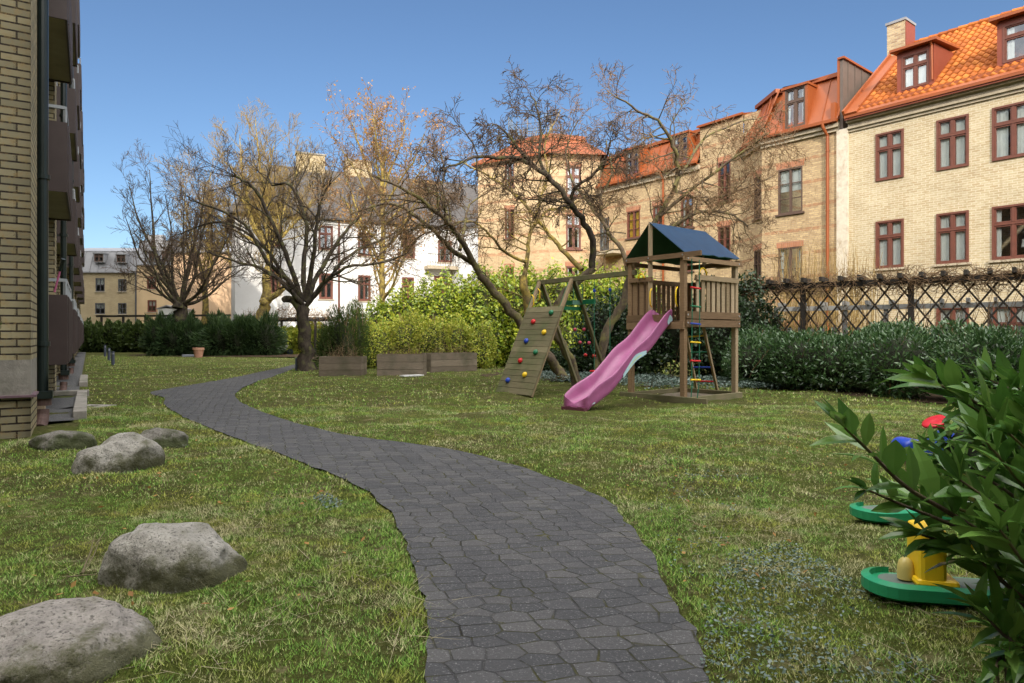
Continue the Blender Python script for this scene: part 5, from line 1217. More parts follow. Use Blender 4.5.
b.box(FT, -.02, TW_ + .02, TD + .05, TD + .085, H0 - .1, H0 + .04); b.box(FT, -.085, -.05, .40, TD + .05, H0 - .02, H0 + .11); b.box(FT, -.085, -.05, -.05, TD + .05, H0 - .16, H0 - .03); b.box(FT, TW_ + .05, TW_ + .085, -.05, TD + .05, H0 - .12, H0 + .12)
b.build('platform_rim', M['wood_tower'], T)
def rail(name, f0, f1, n, mat, along_u=True, off=0):
    b = MB()
    for i in range(n):
        t = f0 + (f1 - f0) * (i + .5) / n; w = (f1 - f0) / n * .32
        if along_u: b.box(FT, t - w, t + w, off, off + .02, H0 + .05, H0 + .78 + .012 * math.sin(i * 3))
        else: b.box(FT, off, off + .02, t - w, t + w, H0 + .05, H0 + .80 + .012 * math.sin(i * 3))
    if along_u: b.box(FT, f0 - .03, f1 + .06, off - .045, off - .003, H0 + .74, H0 + .83)
    else: b.box(FT, off - .045, off - .003, f0 - .03, f1 + .03, H0 + .74, H0 + .82)
    b.build(name, M[mat], T)
rail('railing', .30, TW_ - .06, 8, 'wood_light', True, -.045)
rail('railing', TD - .52, TD - .04, 3, 'wood_tower', False, -.03)
rail('railing', .05, TW_ - .05, 10, 'wood_tower', True, TD + .03)
rail('railing', .05, TD - .05, 7, 'wood_tower', False, TW_ + .03)
b = MB()
b.beam(P(-.07, -.42, 2.69), P(-.07, TD + .10, 2.69), .04, .09); b.beam(P(TW_ + .07, -.1, 2.66), P(TW_ + .07, TD + .1, 2.66), .04, .09)
b.beam(P(-.1, -.075, 2.63), P(TW_ + .15, -.075, 2.63), .04, .08); b.beam(P(-.1, TD + .075, 2.63), P(TW_ + .1, TD + .075, 2.63), .04, .08)
b.build('roof_beam', M['wood_tower'], T)
rp = TD / 2 + .12
b = MB(); b.beam(P(-.03, rp, H0), P(-.03, rp, 3.36), .05, .075, up=(1, 0, 0)); b.build('ridge_post', M['wood_light'], T)
b = MB(); b.beam(P(TW_ + .05, rp, 2.6), P(TW_ + .05, rp, 3.34), .05, .075, up=(1, 0, 0)); b.build('ridge_post', M['wood_light'], T)
b = MB(); b.beam(P(-.05, rp, 3.31), P(TW_ + .07, rp, 3.31), .04, .09); b.build('ridge_beam', M['wood_tower'], T)
# tarpaulin: two slopes with slight sag, blue outside, green lining
for mat, off, nm in (('tarp', 0, 'tarpaulin_roof'), ('tarp_in', -.012, 'tarpaulin_lining')):
    b = MB(); K = 10
    for sd_, n1 in ((0, -.06), (1, TD + .08)):
        for i in range(K):
            for j in range(6):
                q = []
                for (a_, c_) in ((i, j), (i+1, j), (i+1, j+1), (i, j+1)):
                    u = -.06 + (TW_ + .14) * a_ / K; t = c_ / 6; n = rp + (n1 - rp) * t; z = 3.375 - (3.375 - 2.74) * t - .03 * math.sin(math.pi * t) * math.sin(math.pi * a_ / K) - .012 * math.sin(a_ * 2.3) * t
                    q.append(P(u, n, z + off))
                b.quad(q)
    ro = b.build(nm, M[mat], T, smooth=True)
b = MB(); u_ = -.045
b.quad([P(TW_ + .03, -.02, 2.74), P(TW_ + .03, TD + .04, 2.74), P(TW_ + .03, rp, 3.34)]); b.build('tarpaulin_gable', M['tarp_in'], T)
b = MB(); b.beam(P(.1, .9, 2.66), P(.1, .35, 2.70), .03, .05); b.build('green_strap', M['p_grn'], T)
b = MB()
for (x, z) in ((-.04, 2.69), (TD + .04, 2.69), (rp, 2.69)): b.lathe(P(-.092, x, z), [(.0, .006), (.014, .006), (.016, 0)], 10, ax=-FT.u)
for z in (2.63, H0 + .095, H0 - .05): b.lathe(P(TW_, -.097, z), [(.0, .006), (.014, .006), (.016, 0)], 10, ax=-FT.n); b.lathe(P(0, -.097, z), [(.0, .006), (.014, .006), (.016, 0)], 10, ax=-FT.n)
b.build('bolt', M['galv'], T)
def handle(p, ax1, r_=.085):
    b = MB(); a = nrm(ax1); pts = [np.array(p, float) + a * r_ * math.cos(t) + V(0, 0, r_ * 1.25 * math.sin(t)) for t in np.linspace(0, math.pi, 9)]; b.tube(pts, .016, 8); b.build('grab_handle', M['p_yel'], T, smooth=True)
handle(P(.62, .02, H0 + .83), FT.u, .12); handle(P(-.1, TD - .33, H0 + .80), FT.n, .07)
for n in (.02 + .06, TD - .56):
    b = MB(); b.tube([P(-.075, n, H0 + .25), P(-.12, n, H0 + .30), P(-.13, n, H0 + .42), P(-.12, n, H0 + .54), P(-.075, n, H0 + .60)], .014, 8); b.build('grab_handle', M['p_yel'], T, smooth=True)
# rope ladder on the viewer's side, leaning ladder at the back
RL = thing('rope_ladder', 'green rope ladder with coloured rungs hanging beside the front post of the tower', 'rope ladder', P(.18, -.14, 0))
cols_ = ['p_red', 'p_grn', 'p_blue', 'p_yel', 'p_red', 'p_yel']; zr = [CAMH + (HZ - y) / F_PX * 12.1 for y in (288, 306.5, 324, 342.5, 361, 380)]
for u in (.06, .29):
    b = MB(); b.tube([P(u, -.13, 2.62), P(u + .005, -.135, 1.6), P(u - .004, -.13, .75), P(u + (.01 if u < .2 else -.01), -.13, .38), P(u + (-.02 if u < .2 else -.06), -.12, .02)], .009, 6); b.build('rope', M['rope'], RL)
for z, c_ in zip(zr, cols_):
    b = MB(); b.tube([P(.03, -.132, z + .01), P(.32, -.132, z - .005)], .017, 10); b.build('rung', M[c_], RL)
LD = thing('ladder', 'wooden leaning ladder with coloured rungs at the back of the tower', 'ladder', P(1.0, TD + .5, 0))
g0 = AT(697, 389, 14.6); g1 = AT(718, 392, 14.3); g0[2] = 0; g1[2] = 0; t0 = AT(684, 322, 13.7); t1 = AT(702, 320, 13.5)
for a_, c_ in ((g0, t0), (g1, t1)):
    b = MB(); b.beam(a_, c_, .045, .07); b.build('side_rail', M['wood_light'], LD)
for f, c_ in ((.80, 'p_yel'), (.58, 'p_grn'), (.37, 'p_blue'), (.17, 'p_red')):
    b = MB(); b.tube([g0 * (1 - f) + t0 * f, g1 * (1 - f) + t1 * f], .017, 8); b.build('rung', M[c_], LD)
# sandpit frame
SP = thing('sandpit_frame', 'low dark timber frame around the sandpit under the tower', 'sandpit frame', P(.8, .6, 0))
for a_, c_ in ((P(-.085, TD + .2, .07), P(-.085, -.55, .07)), (P(-.05, -.09, .06), P(TW_ + .05, -.09, .06)), (P(TW_ + .09, -.1, .06), P(TW_ + .09, TD + .3, .06)), (P(TW_ + .1, TD + .1, .06), P(-.05, TD + .1, .06))):
    b = MB(); b.beam(a_, c_, .05, .14); b.build('board', M['wood_green'], SP, bevel=.005)
b = MB(); b.quad([P(0, 0, .05), P(TW_, 0, .05), P(TW_, TD, .05), P(0, TD, .05)]); so = b.build('sand', plain('damp_sand', (.20, .165, .12), .95, .2, 15, .5)); tag(so, 'dull brown sand inside the timber frame under the tower', 'sand', kind='stuff')
# slide
SLD = thing('slide', 'wavy faded pink plastic slide running down to the lawn', 'slide', P(-1.3, .44, 0))
nS = .0; Ls = 2.62; prof = []
FSl = Fr(tuple(FT.p(0, .47, 0)[:2]), (.70, .715)); FSl.n = V(-FSl.u[1], FSl.u[0], 0)
K = 34
def slz(t):
    base = np.interp(t, [0, .06, .30, .48, .72, .90, 1.0], [1.52, 1.47, 1.00, .84, .36, .17, .13]); return float(base)
zs_ = np.array([slz(i / K) for i in range(K + 1)]); 
for _ in range(2): zs_[1:-1] = (zs_[:-2] + 2 * zs_[1:-1] + zs_[2:]) / 4
cs = [(-.275, .19), (-.265, .225), (-.235, .22), (-.20, .07), (-.17, .005), (0, -.008), (.17, .005), (.20, .07), (.235, .22), (.265, .225), (.275, .19), (.262, .10), (.282, .03), (.26, -.05), (.2, -.04), (0, -.045), (-.2, -.04), (-.26, -.05), (-.282, .03), (-.262, .10)]
b = MB(); rings = []
for i in range(K + 1):
    t = i / K; u = .02 - Ls * t; hk = 1.0 if t < .9 else 1 - (t - .9) * 4.2; hs = hk * (1 + .15 * math.sin(t * 9))
    rings.append([FSl.p(u, nS + .84 * x * (1 + .10 * max(0, t - .85) / .15), zs_[i] + (z * hs if z > 0.02 else z * (1 if t < .97 else 2.0))) for x, z in cs])
for i in range(K):
    for k in range(len(cs)):
        m_ = (k + 1) % len(cs); b.quad([rings[i][k], rings[i][m_], rings[i+1][m_], rings[i+1][k]], None, .5)
b.quad(rings[0][::-1], None, .5); b.quad(rings[-1], None, .5)
b.build('chute', M['pink'], SLD, smooth=False, merge=True).modifiers.new('s', 'SUBSURF').render_levels = 1
SLD.children[0].data.polygons.foreach_set('use_smooth', [True] * len(SLD.children[0].data.polygons))
b = MB()
for n_ in (-.12, .12): b.box(FSl, -Ls + .0, -Ls + .05, nS + n_ - .04, nS + n_ + .04, .0, .12)
b.box(FSl, -Ls - .02, -Ls + .06, nS - .23, nS + .23, .0, .11); b.build('foot', plastic('dark_pink_plastic', (.13, .035, .06)), SLD)
def sticker(t0, t1, z0, z1, mat):
    b = MB(); k0, k1 = int(t0 * K), int(t1 * K)
    for i in range(k0, k1):
        f0 = 1 - abs(2 * (i - k0) / (k1 - k0) - 1) * .5; f1 = 1 - abs(2 * (i + 1 - k0) / (k1 - k0) - 1) * .5
        n_ = nS - .243
        b.quad([FSl.p(.02 - Ls * i / K, n_, zs_[i] + z0), FSl.p(.02 - Ls * (i+1) / K, n_, zs_[i+1] + z0), FSl.p(.02 - Ls * (i+1) / K, n_ + .006, zs_[i+1] + z0 + (z1 - z0) * f1), FSl.p(.02 - Ls * i / K, n_ + .006, zs_[i] + z0 + (z1 - z0) * f0)])
    b.build('sticker', M[mat], SLD)
sticker(.38, .62, -.03, .09, 'sticker'); sticker(.44, .56, .0, .05, 'sticker_y'); sticker(.03, .09, .02, .16, 'sticker'); sticker(.92, .98, .0, .06, 'sticker')

# swing frame with climbing wall
SB = 2.46; Lp = FT.p(0, TD, 0)
FSw = Fr(tuple(Lp[:2]), tuple(FT.n[:2])); FSw.u = FT.n.copy(); FSw.n = -FT.u.copy()      # u runs along the beam away from the tower, n towards the viewer's left
SW = thing('swing_set', 'wooden swing frame with green corner braces joined to the tower', 'swing frame', FSw.p(1.3, 0, 0))
Q = FSw.p; uo, ui, wl_ = 2.62, 1.60, 1.20
b = MB(); b.beam(Q(-.12, .0, SB), Q(uo + .1, 0, SB - .03), .07, .10); b.build('top_beam', M['wood_green'], SW, bevel=.006)
for u in (uo, ui):
    for s_ in (1, -1):
        b = MB(); b.beam(Q(u, .03 * s_, SB - .02), Q(u, s_ * wl_, .0), .055, .085, up=(FSw.u)); b.build('leg', M['wood_light' if s_ == 1 else 'wood_green'], SW, bevel=.005)
for u, du in ((uo, .05), (ui, .05)):
    b = MB()
    for s_ in (1, -1):
        b.beam(Q(u + du, .06 * s_, SB - .09), Q(u + du, s_ * .31, SB - .62), .02, .075, up=FSw.u)
    b.beam(Q(u + du + .01, -.36, SB - .64), Q(u + du + .01, .36, SB - .64), .025, .07); b.build('green_brace', M['p_grn'], SW)
b = MB(); b.beam(Q(ui - .4, -.26, SB - .50), Q(ui + .6, -.26, SB - .50), .03, .10); br = b.build('green_crossbar', M['p_grn'], SW)
b = MB(); b.box(Fr(Q(ui + .02, .0, 0), FSw.n, -FSw.u), -.31, .0, .0, .012, SB - .56, SB - .47); b.build('plate', plastic('faded_green_plate', (.12, .25, .19)), SW)
for s_ in (.16, .40):
    b = MB(); p0 = Q(uo - .04, s_ * .75, SB - .22 - s_ * .6); b.tube([p0 + V(0, 0, .14), p0 - FSw.u * .06 + V(0, 0, .09), p0 - FSw.u * .06 - V(0, 0, .09), p0 + V(0, 0, -.14)], .014, 8); b.build('grab_handle', M['p_yel'], SW, smooth=True)
CW = thing('climbing_wall', 'slanted board climbing wall with coloured plastic holds', 'climbing wall', Q(2.1, wl_, 0))
def leg_at(u, h): f = 1 - h / SB; return Q(u, wl_ * f + .045, h)
nb_ = 15; zt_ = 1.86
b = MB()
for i in range(nb_):
    h0 = .03 + (zt_ - .03) * i / nb_; h1 = h0 + (zt_ - .03) / nb_ * .95
    a0, a1 = leg_at(ui - .06, (h0 + h1) / 2), leg_at(uo + .06, (h0 + h1) / 2); up_ = nrm(leg_at(ui, 1) - leg_at(ui, 0)); b.beam(a0, a1, (h1 - h0) * 1.10, .024, up=nrm(np.cross(up_, a1 - a0)))
b.build('boards', M['wood_green'], CW)
hp = [(552, 313, 'p_grn'), (534, 323, 'p_red'), (545, 332, 'p_yel'), (527, 342, 'p_blue'), (536, 352, 'p_grn'), (521, 362, 'p_red'), (526, 376, 'p_yel'), (509, 381, 'p_blue')]
for x, y, c_ in hp:
    best = None
    for uu in np.linspace(ui, uo, 25):
        for h in np.linspace(.05, 1.85, 40):
            q = leg_at(uu, h); px_ = 512 + q[0] / q[1] * F_PX; py_ = HZ - (q[2] - CAMH) / q[1] * F_PX; e_ = (px_ - x) ** 2 + (py_ - y) ** 2
            if best is None or e_ < best[0]: best = (e_, q)
    q = best[1]; b = MB(); ax_ = nrm(FSw.n * 1 + V(0, 0, .45)); b.lathe(q + ax_ * .01, [(.05, 0), (.065, .02), (.05, .045), (.03, .06), (.0, .062)], 9, ax=ax_); b.build('hold', M[c_], CW, smooth=True)
SS = thing('swing', 'green-roped swing with a red seat hanging behind the slide', 'swing', Q(.75, 0, 0))
for u in (.55, .98):
    b = MB(); b.tube([Q(u, 0, SB - .05), Q(u, 0, .52)], .008, 6); b.build('rope', M['rope'], SS)
    b = MB(); b.lathe(Q(u, 0, SB - .30), [(0, -.04), (.025, -.03), (.03, 0), (.025, .03), (0, .04)], 8); b.build('rope_clip', M['p_blue'], SS)
b = MB(); b.box(FSw, .50, 1.03, -.09, .09, .49, .525); b.build('seat', M['p_red'], SS, bevel=.012)
RR = thing('knotted_climbing_net', 'green climbing rope with pairs of pink knobs hanging inside the swing frame', 'climbing rope', Q(1.3, -.25, 0))
bs = MB()
for i, (x, y) in enumerate([(575, 329.5), (584, 329.5), (580, 342.5), (589, 343), (585.5, 355), (594, 356)]):
    q = AT(x, y, 14.6); b = MB(); b.lathe(q, [(0, -.042), (.035, -.025), (.042, 0), (.035, .025), (0, .042)], 10); b.build('knob', M['p_red'] if i > 3 else plastic('pink_knob', (.55, .06, .12)), RR, smooth=True)
for l in ([(573, 284), (575, 329), (585, 355)], [(582, 284), (584, 329), (594, 356)]):
    b = MB(); b.tube([AT(x, y, 14.62) for x, y in l], .006, 5); b.build('rope', M['rope'], RR)

# ------------------------------------------------------------------ planters, pot, bollards
def planter(x0, x1, yb, h, label, skew=0.0, nb=3, depth=.8):
    a = G(x0, yb); c = G(x1, yb - skew); fr = Fr(tuple(a[:2]), tuple((c - a)[:2])); fr.n = V(fr.u[1], -fr.u[0], 0); L = np.linalg.norm(c - a)
    o = thing('planter_box', label, 'planter', fr.p(L / 2, -depth / 2, 0), 'grey timber planter boxes')
    b = MB()
    for i in range(nb):
        z0 = h * i / nb; z1 = h * (i + 1) / nb - .008; j = .006 * (i % 2)
        b.box(fr, 0, L, -.03, j, z0, z1); b.box(fr, 0, L, -depth, -depth + .03, z0, z1); b.box(fr, -.012 + j, .018, -depth + .031, -.031, z0, z1); b.box(fr, L - .018, L + .012 - j, -depth + .031, -.031, z0, z1)
    b.build('boards', M['wood_planter'], o)
    b = MB(); b.quad([fr.p(.03, -.04, h - .06), fr.p(L - .03, -.04, h - .06), fr.p(L - .03, -depth + .04, h - .06), fr.p(.03, -depth + .04, h - .06)]); b.build('soil', M['soil'], o)
    T_ = Tubes(); rs = np.random.default_rng(int(x0))
    for k in range(90):
        p0 = fr.p(rs.uniform(.08, L - .08), rs.uniform(-depth + .08, -.08), h - .08); dd = nrm(rs.normal(size=3) * .4 + V(0, 0, 1)); l_ = rs.uniform(.15, .75); T_.add([p0, p0 + dd * l_ * .5, p0 + nrm(dd + rs.normal(size=3) * .3) * l_], [.004, .003, .0015], 3)
    T_.build('dry_stems', M['stalk'], o); return o, fr, L
planter(319, 361, 376.5, .60, 'left of the three grey timber planters, next to the dark tree', 0)
o_, fr_, L_ = planter(377, 423, 377, .68, 'middle grey timber planter with a white-edged board lying at its foot', 0)
planter(431, 477, 373.5, .66, 'right of the three grey timber planters, turned to show its corner', 1.5)
wb = MB(); a, c = G(404, 378.5), G(424, 377.5); fr = Fr(tuple(a[:2]), tuple((c - a)[:2])); wb.box(fr, 0, np.linalg.norm(c - a), -.25, .0, .05, .085); tag(wb.build('white_board', M['white_p'], origin=a), 'thin white board lying in the grass in front of the middle planter', 'board')
gp = G(300, 371); b = MB(); fr = Fr(tuple(gp[:2]), (1, 0)); b.box(fr, -.17, .12, -.3, .0, 0, .42); b.box(fr, -.19, .14, -.32, .02, .42, .45); tag(b.build('utility_box', M['bollard'], origin=gp, bevel=.01), 'small dark grey box standing against the trunk of the dark tree', 'box')
pp = G(198.5, 358); b = MB(); b.lathe(pp, [(0, 0), (.19, 0), (.26, .43), (.30, .44), (.30, .56), (.26, .56), (.25, .46), (0, .46)], 22); po = b.build('flower_pot', M['terracotta'], origin=pp); tag(po, 'terracotta flower pot standing in front of the yew bushes', 'flower pot')
for (x, yb, yt, lab) in ((105, 357, 345, 'dark blue garden bollard light, middle of the three close together'), (113, 365.5, 351.5, 'nearest and lowest dark blue garden bollard light on the left lawn'), (109, 361, 348, 'x'), (99, 346.5, 338, 'small far blue-grey bollard light near the evergreen hedge')):
    if lab == 'x': lab = 'dark blue garden bollard light between the nearest one and the next'
    if x == 105: lab = 'dark blue garden bollard light, farthest of the three close together'
    q = G(x, yb); h = (yb - yt) / F_PX * q[1]; rr = .065 if x != 99 else .09
    o = thing('bollard_light', lab, 'bollard light', q, 'blue-grey bollard lights on the left lawn'); b = MB(); b.lathe(q, [(rr, 0), (rr, h * .80)], 14); b.build('post', M['bollard'], o)
    b = MB(); b.lathe(q + V(0, 0, h * .80), [(rr * .8, 0), (rr * .8, h * .12)], 14); b.build('lens', M['greystone'], o); b = MB(); b.lathe(q + V(0, 0, h * .92), [(0, 0), (rr * 1.05, 0), (rr * 1.05, h * .06), (0, h * .08)], 14); b.build('cap', M['bollard'], o)
q = G(130.5, 351); gr_ = thing('garden_fireplace', 'blue-grey stone slabs standing on a low plinth near the yew bushes', 'garden fireplace', q); fr = Fr(tuple(q[:2]), (1, .1))
for nm, bx_ in (('plinth', (-.75, .75, -.6, .2, 0, .16)), ('low_block', (-.55, .1, -.35, .0, .163, .52)), ('tall_slab', (.15, .50, -.3, .0, .163, .88))):
    b = MB(); b.box(fr, *bx_); b.build(nm, M['greystone' if nm != 'plinth' else 'concrete'], gr_, bevel=.02)
b = MB(); b.beam(fr.p(-.02, -.15, 1.05), fr.p(.55, -.15, .90), .4, .05, up=(0, 0, 1)); b.build('cover', M['greystone'], gr_)
q = G(283, 355); wh_ = thing('wheelbarrow', 'small pale wheelbarrow parked behind the trunk of the dark tree', 'wheelbarrow', q); fr = Fr(tuple(q[:2]), (1, .2))
b = MB(); c8 = [(-.55, .62), (.35, .62), (.2, .3), (-.3, .3)]
for i in range(4):
    pass
tr_ = [fr.p(-.55, -.3, .65), fr.p(.35, -.3, .62), fr.p(.35, .3, .62), fr.p(-.55, .3, .65)]; bt_ = [fr.p(-.3, -.2, .32), fr.p(.18, -.2, .32), fr.p(.18, .2, .32), fr.p(-.3, .2, .32)]
b.quad(bt_[::-1])
for i in range(4): j = (i + 1) % 4; b.quad([bt_[i], bt_[j], tr_[j], tr_[i]])
b.build('tray', M['white_p'], wh_)
b = MB(); b.lathe(fr.p(.42, -.05, .19), [(.05, 0), (.19, 0), (.19, .09), (.05, .09)], 16, ax=fr.n); b.build('wheel', M['black'], wh_)
b = MB()
for s_ in (-.24, .24): b.tube([fr.p(.42, s_ * .3, .19), fr.p(.1, s_, .30), fr.p(-1.0, s_ * 1.2, .62)], .018, 6); b.tube([fr.p(-.3, s_, .33), fr.p(-.42, s_, .02)], .018, 6)
b.build('frame', M['black'], wh_)
q = G(188, 357.5); b = MB(); b.box(Fr(tuple(q[:2]), (1, 0)), -.35, .35, -.2, 0, 0, .16); tag(b.build('plant_tray', M['greystone'], origin=q, bevel=.03), 'low grey plant tray left of the terracotta pot', 'tray')

# ------------------------------------------------------------------ trellis pergola on the right
def trellis(p0, p1, H, posts, label, mat, top, lat=True, zlo=.9, name='trellis_fence', step=.46, raft=.45, group=None):
    p0, p1 = V(*p0, 0), V(*p1, 0); fr = Fr(tuple(p0[:2]), tuple((p1 - p0)[:2])); L = np.linalg.norm(p1 - p0)
    o = thing(name, label, 'trellis', fr.p(L / 2, 0, 0), group)
    for u in posts:
        b = MB(); b.box(fr, u - .06, u + .06, -.06, .06, 0, H - .06); b.build('post', M[mat], o)
    b = MB(); b.box(fr, 0, L, .062, .10, H - .19, H - .05); b.box(fr, 0, L, -.10, -.062, H - .19, H - .05); b.box(fr, 0, L, -.02, .02, zlo - .05, zlo + .03); b.build('rail', M[mat], o)
    if top:
        b = MB(); k = int(L / raft)
        for i in range(k):
            u = .15 + i * raft; b.box(fr, u - .04, u + .04, -.38, .38, H - .045, H + .075)
        b.build('rafter_ends', M[mat], o)
    if lat:
        b = MB(); zh = H - .2; dz = zh - zlo; w = dz * .72; k = int((L + w) / step)
        for i in range(k):
            u = -w + i * step
            for s_, nn in ((1, .012), (-1, -.012)):
                ua, ub = (u, u + w) if s_ == 1 else (u + w, u); za, zb_ = zlo, zh
                # clip to the panel ends
                def cl(x): 
                    t = (x - ua) / (ub - ua); return za + (zb_ - za) * t
                a_, c_ = (ua, za), (ub, zb_)
                if a_[0] < 0: a_ = (0, cl(0))
                if c_[0] < 0: c_ = (0, cl(0))
                if a_[0] > L: a_ = (L, cl(L))
                if c_[0] > L: c_ = (L, cl(L))
                if abs(a_[0] - c_[0]) < .05: continue
                b.beam(fr.p(a_[0], nn, a_[1]), fr.p(c_[0], nn, c_[1]), .042, .014, up=fr.n)
        b.build('lattice', M[mat], o)
    return o, fr, L
P0, P1 = (6.4, 19.28), (14.3, 13.07)
tfr = Fr(P0, (P1[0] - P0[0], P1[1] - P0[1])); ps = [upx(tfr, 803), upx(tfr, 911), upx(tfr, 911) + 2.9, .3, upx(tfr, 911) + 5.3]
TR, tfr, TL = trellis(P0, P1, 2.70, ps, 'dark lattice trellis fence with protruding rafter ends above the laurel hedge', 'wood_dark', True, step=.44)
vt = Tubes(); rs_ = np.random.default_rng(61)
VN = thing('climbing_vine', 'tangle of bare brown vine along the top rail of the lattice trellis', 'vine', tfr.p(TL / 2, 0, 0))
for k in range(1500):
    u = rs_.uniform(0, TL); p = tfr.p(u, rs_.normal() * .12, 2.58 + rs_.normal() * .09); pts = [p]; d = nrm(tfr.u * rs_.choice([-1, 1]) + rs_.normal(size=3) * .45)
    for i in range(5): d = nrm(d + rs_.normal(size=3) * .45); q = pts[-1] + d * .13; q[2] = min(max(q[2], 2.25), 2.98); pts.append(q)
    vt.add(pts, [.009, .008, .007, .006, .004, .002], 3)
for k in range(150):
    u = rs_.uniform(0, TL); p = tfr.p(u, rs_.normal() * .05, rs_.uniform(1.0, 1.4)); pts = [p]; d = nrm(V(0, 0, 1) + rs_.normal(size=3) * .25)
    for i in range(5): d = nrm(d + rs_.normal(size=3) * .25 + V(0, 0, .15)); pts.append(pts[-1] + d * .27)
    vt.add(pts, [.012, .010, .008, .006, .005, .003], 3)
for k in range(60):
    u = rs_.uniform(0, TL); p = tfr.p(u, rs_.normal() * .1, 2.65); pts = [p]; d = nrm(V(0, 0, 1) + rs_.normal(size=3) * .6)
    for i in range(4): d = nrm(d + rs_.normal(size=3) * .3); pts.append(pts[-1] + d * .12)
    vt.add(pts, [.006, .005, .004, .003, .002], 3)
vt.build('stems', M['twig_brn'], VN)
P2, P3 = (8.6, 21.7), (16.0, 16.2)
tf2 = Fr(P2, (P3[0] - P2[0], P3[1] - P2[1])); ps2 = [upx(tf2, x) for x in (776, 845, 886, 990)]
trellis(P2, P3, 2.2, ps2, 'lower weathered grey pergola behind the lattice trellis', 'wood_grey', True, lat=False, zlo=.5, name='pergola', raft=.62)
P4, P5 = (7.4, 20.3), (15.2, 14.4); pf = Fr(P4, (P5[0] - P4[0], P5[1] - P4[1])); Lp_ = math.hypot(P5[0] - P4[0], P5[1] - P4[1])
PK = thing('picket_fence', 'grey picket fence showing its tops between hedge and cream house', 'picket fence', pf.p(Lp_ / 2, 0, 0))
b = MB()
for i in range(int(Lp_ / .3)): b.box(pf, i * .3, i * .3 + .13, 0, .02, .1, 1.46 + .02 * math.sin(i * 2.1))
b.build('pickets', M['wood_grey'], PK); b = MB(); b.box(pf, 0, Lp_, -.05, -.003, .4, .49); b.box(pf, 0, Lp_, -.05, -.003, 1.1, 1.19); b.build('rail', M['wood_grey'], PK)
# bare bushes between the trellis and the houses
vt = Tubes(); BB = thing('bare_bush', 'tan bare twiggy bush against the foot of the tan house, behind the trellis', 'bush', (10.6, 23.6, 0))
for k in range(330):
    x = rs_.uniform(780, 868); Yk = rs_.uniform(21.5, 24.0); p = AT(x, 352, Yk); p[2] = 0; top = AT(x + rs_.uniform(-16, 22), rs_.uniform(242, 300), Yk); m_ = (p + top) / 2 + rs_.normal(size=3) * .12; vt.add([p, m_, top, top + rs_.normal(size=3) * .12 + V(0, 0, .15)], [.014, .009, .005, .002], 3)
vt.build('stems', M['twig_yel'], BB)
# trellis at the far end of the garden
Y = 48.0; a_ = AT(84, 314, Y); c_ = AT(236, 314, Y)
trellis((a_[0], Y + 1.5), (c_[0], Y - 1), a_[2], [i * 1.9 + .4 for i in range(6)], 'thin dark trellis rail running across the far end behind the bushes', 'wood_dark', False, lat=False, zlo=.6, name='trellis_fence')
a_ = AT(244, 319, 44.0); c_ = AT(334, 319, 42.0)
trellis((a_[0], 44.0), (c_[0], 42.0), a_[2], [.3, 1.6, 2.9, 4.2, 5.4], 'brown pergola fence in front of the white house', 'wood_dark', True, lat=False, zlo=.8, name='trellis_fence', raft=.5)
vt = Tubes(); VB = thing('climbing_vine', 'mound of dry brown vine on the pergola in front of the white house', 'vine', (-14.5, 43, 0))
for k in range(500):
    f = rs_.random(); p = V(a_[0] + (c_[0] - a_[0]) * f, 44 - 2 * f, a_[2] + rs_.uniform(-.15, .1 + .55 * math.sin(math.pi * f) ** 2)); pts = [p]; d = nrm(rs_.normal(size=3) + V(0, 0, .2))
    for i in range(4): d = nrm(d + rs_.normal(size=3) * .5); pts.append(pts[-1] + d * .2)
    vt.add(pts, [.014, .012, .010, .008, .005], 3)
vt.build('stems', M['twig_brn'], VB)

# ------------------------------------------------------------------ left building foot: kerb, slab, grate
def kerb(t0, t1, n0, label):
    o = thing('planting_kerb', label, 'kerb', FL.p((t0 + t1) / 2, n0, 0)); k = max(1, int((t1 - t0) / .5))
    for i in range(k):
        a_ = t0 + (t1 - t0) * i / k; b = MB(); b.box(FL, a_ + .006, a_ + (t1 - t0) / k - .006, n0, n0 + .17, -.05, .155 + .008 * math.sin(i * 7.3)); b.build('stone_block', M['concrete'], o, bevel=.012)
    return o
kk = kerb(1.5, 5.6, .40, 'row of square concrete edging blocks beside the near downpipe')
b = MB()
for z in (-.02, .075): b.box(FL, 5.62, 5.80, 0, .60, z, z + .09)
b.build('end_wall', M['concrete'], kk, bevel=.01)
kerb(8.5, 12.0, .40, 'farther row of concrete edging blocks beside the second downpipe')
b = MB(); b.quad([FL.p(1.2, -.29, .06), FL.p(1.2, .42, .06), FL.p(5.6, .42, .06), FL.p(5.6, -.29, .06)][::-1]); b.quad([FL.p(5.8, -.29, .06), FL.p(5.8, .42, .06), FL.p(50, .42, .06), FL.p(50, -.29, .06)][::-1]); tag(b.build('gravel_strip', plain('dark_gravel', (.10, .10, .10), .9, .7, 45, 1)), kind='structure')
q = G(82, 412); qq = G(108, 408); fr = Fr(tuple(q[:2]), tuple((qq - q)[:2])); L = np.linalg.norm(qq - q)
b = MB(); b.box(fr, -.1, L, 0, .16, .0, .06); b.box(fr, -.1, L, -.34, -.18, .0, .06); b.box(fr, L * .72, L, -.179, -.001, .0, .06); b.box(fr, -.1, L * .72, -.179, -.001, 0, .02)
tag(b.build('gutter_slab', M['concrete'], origin=q), 'flat concrete gutter slab lying in the grass beside the edging blocks', 'slab')
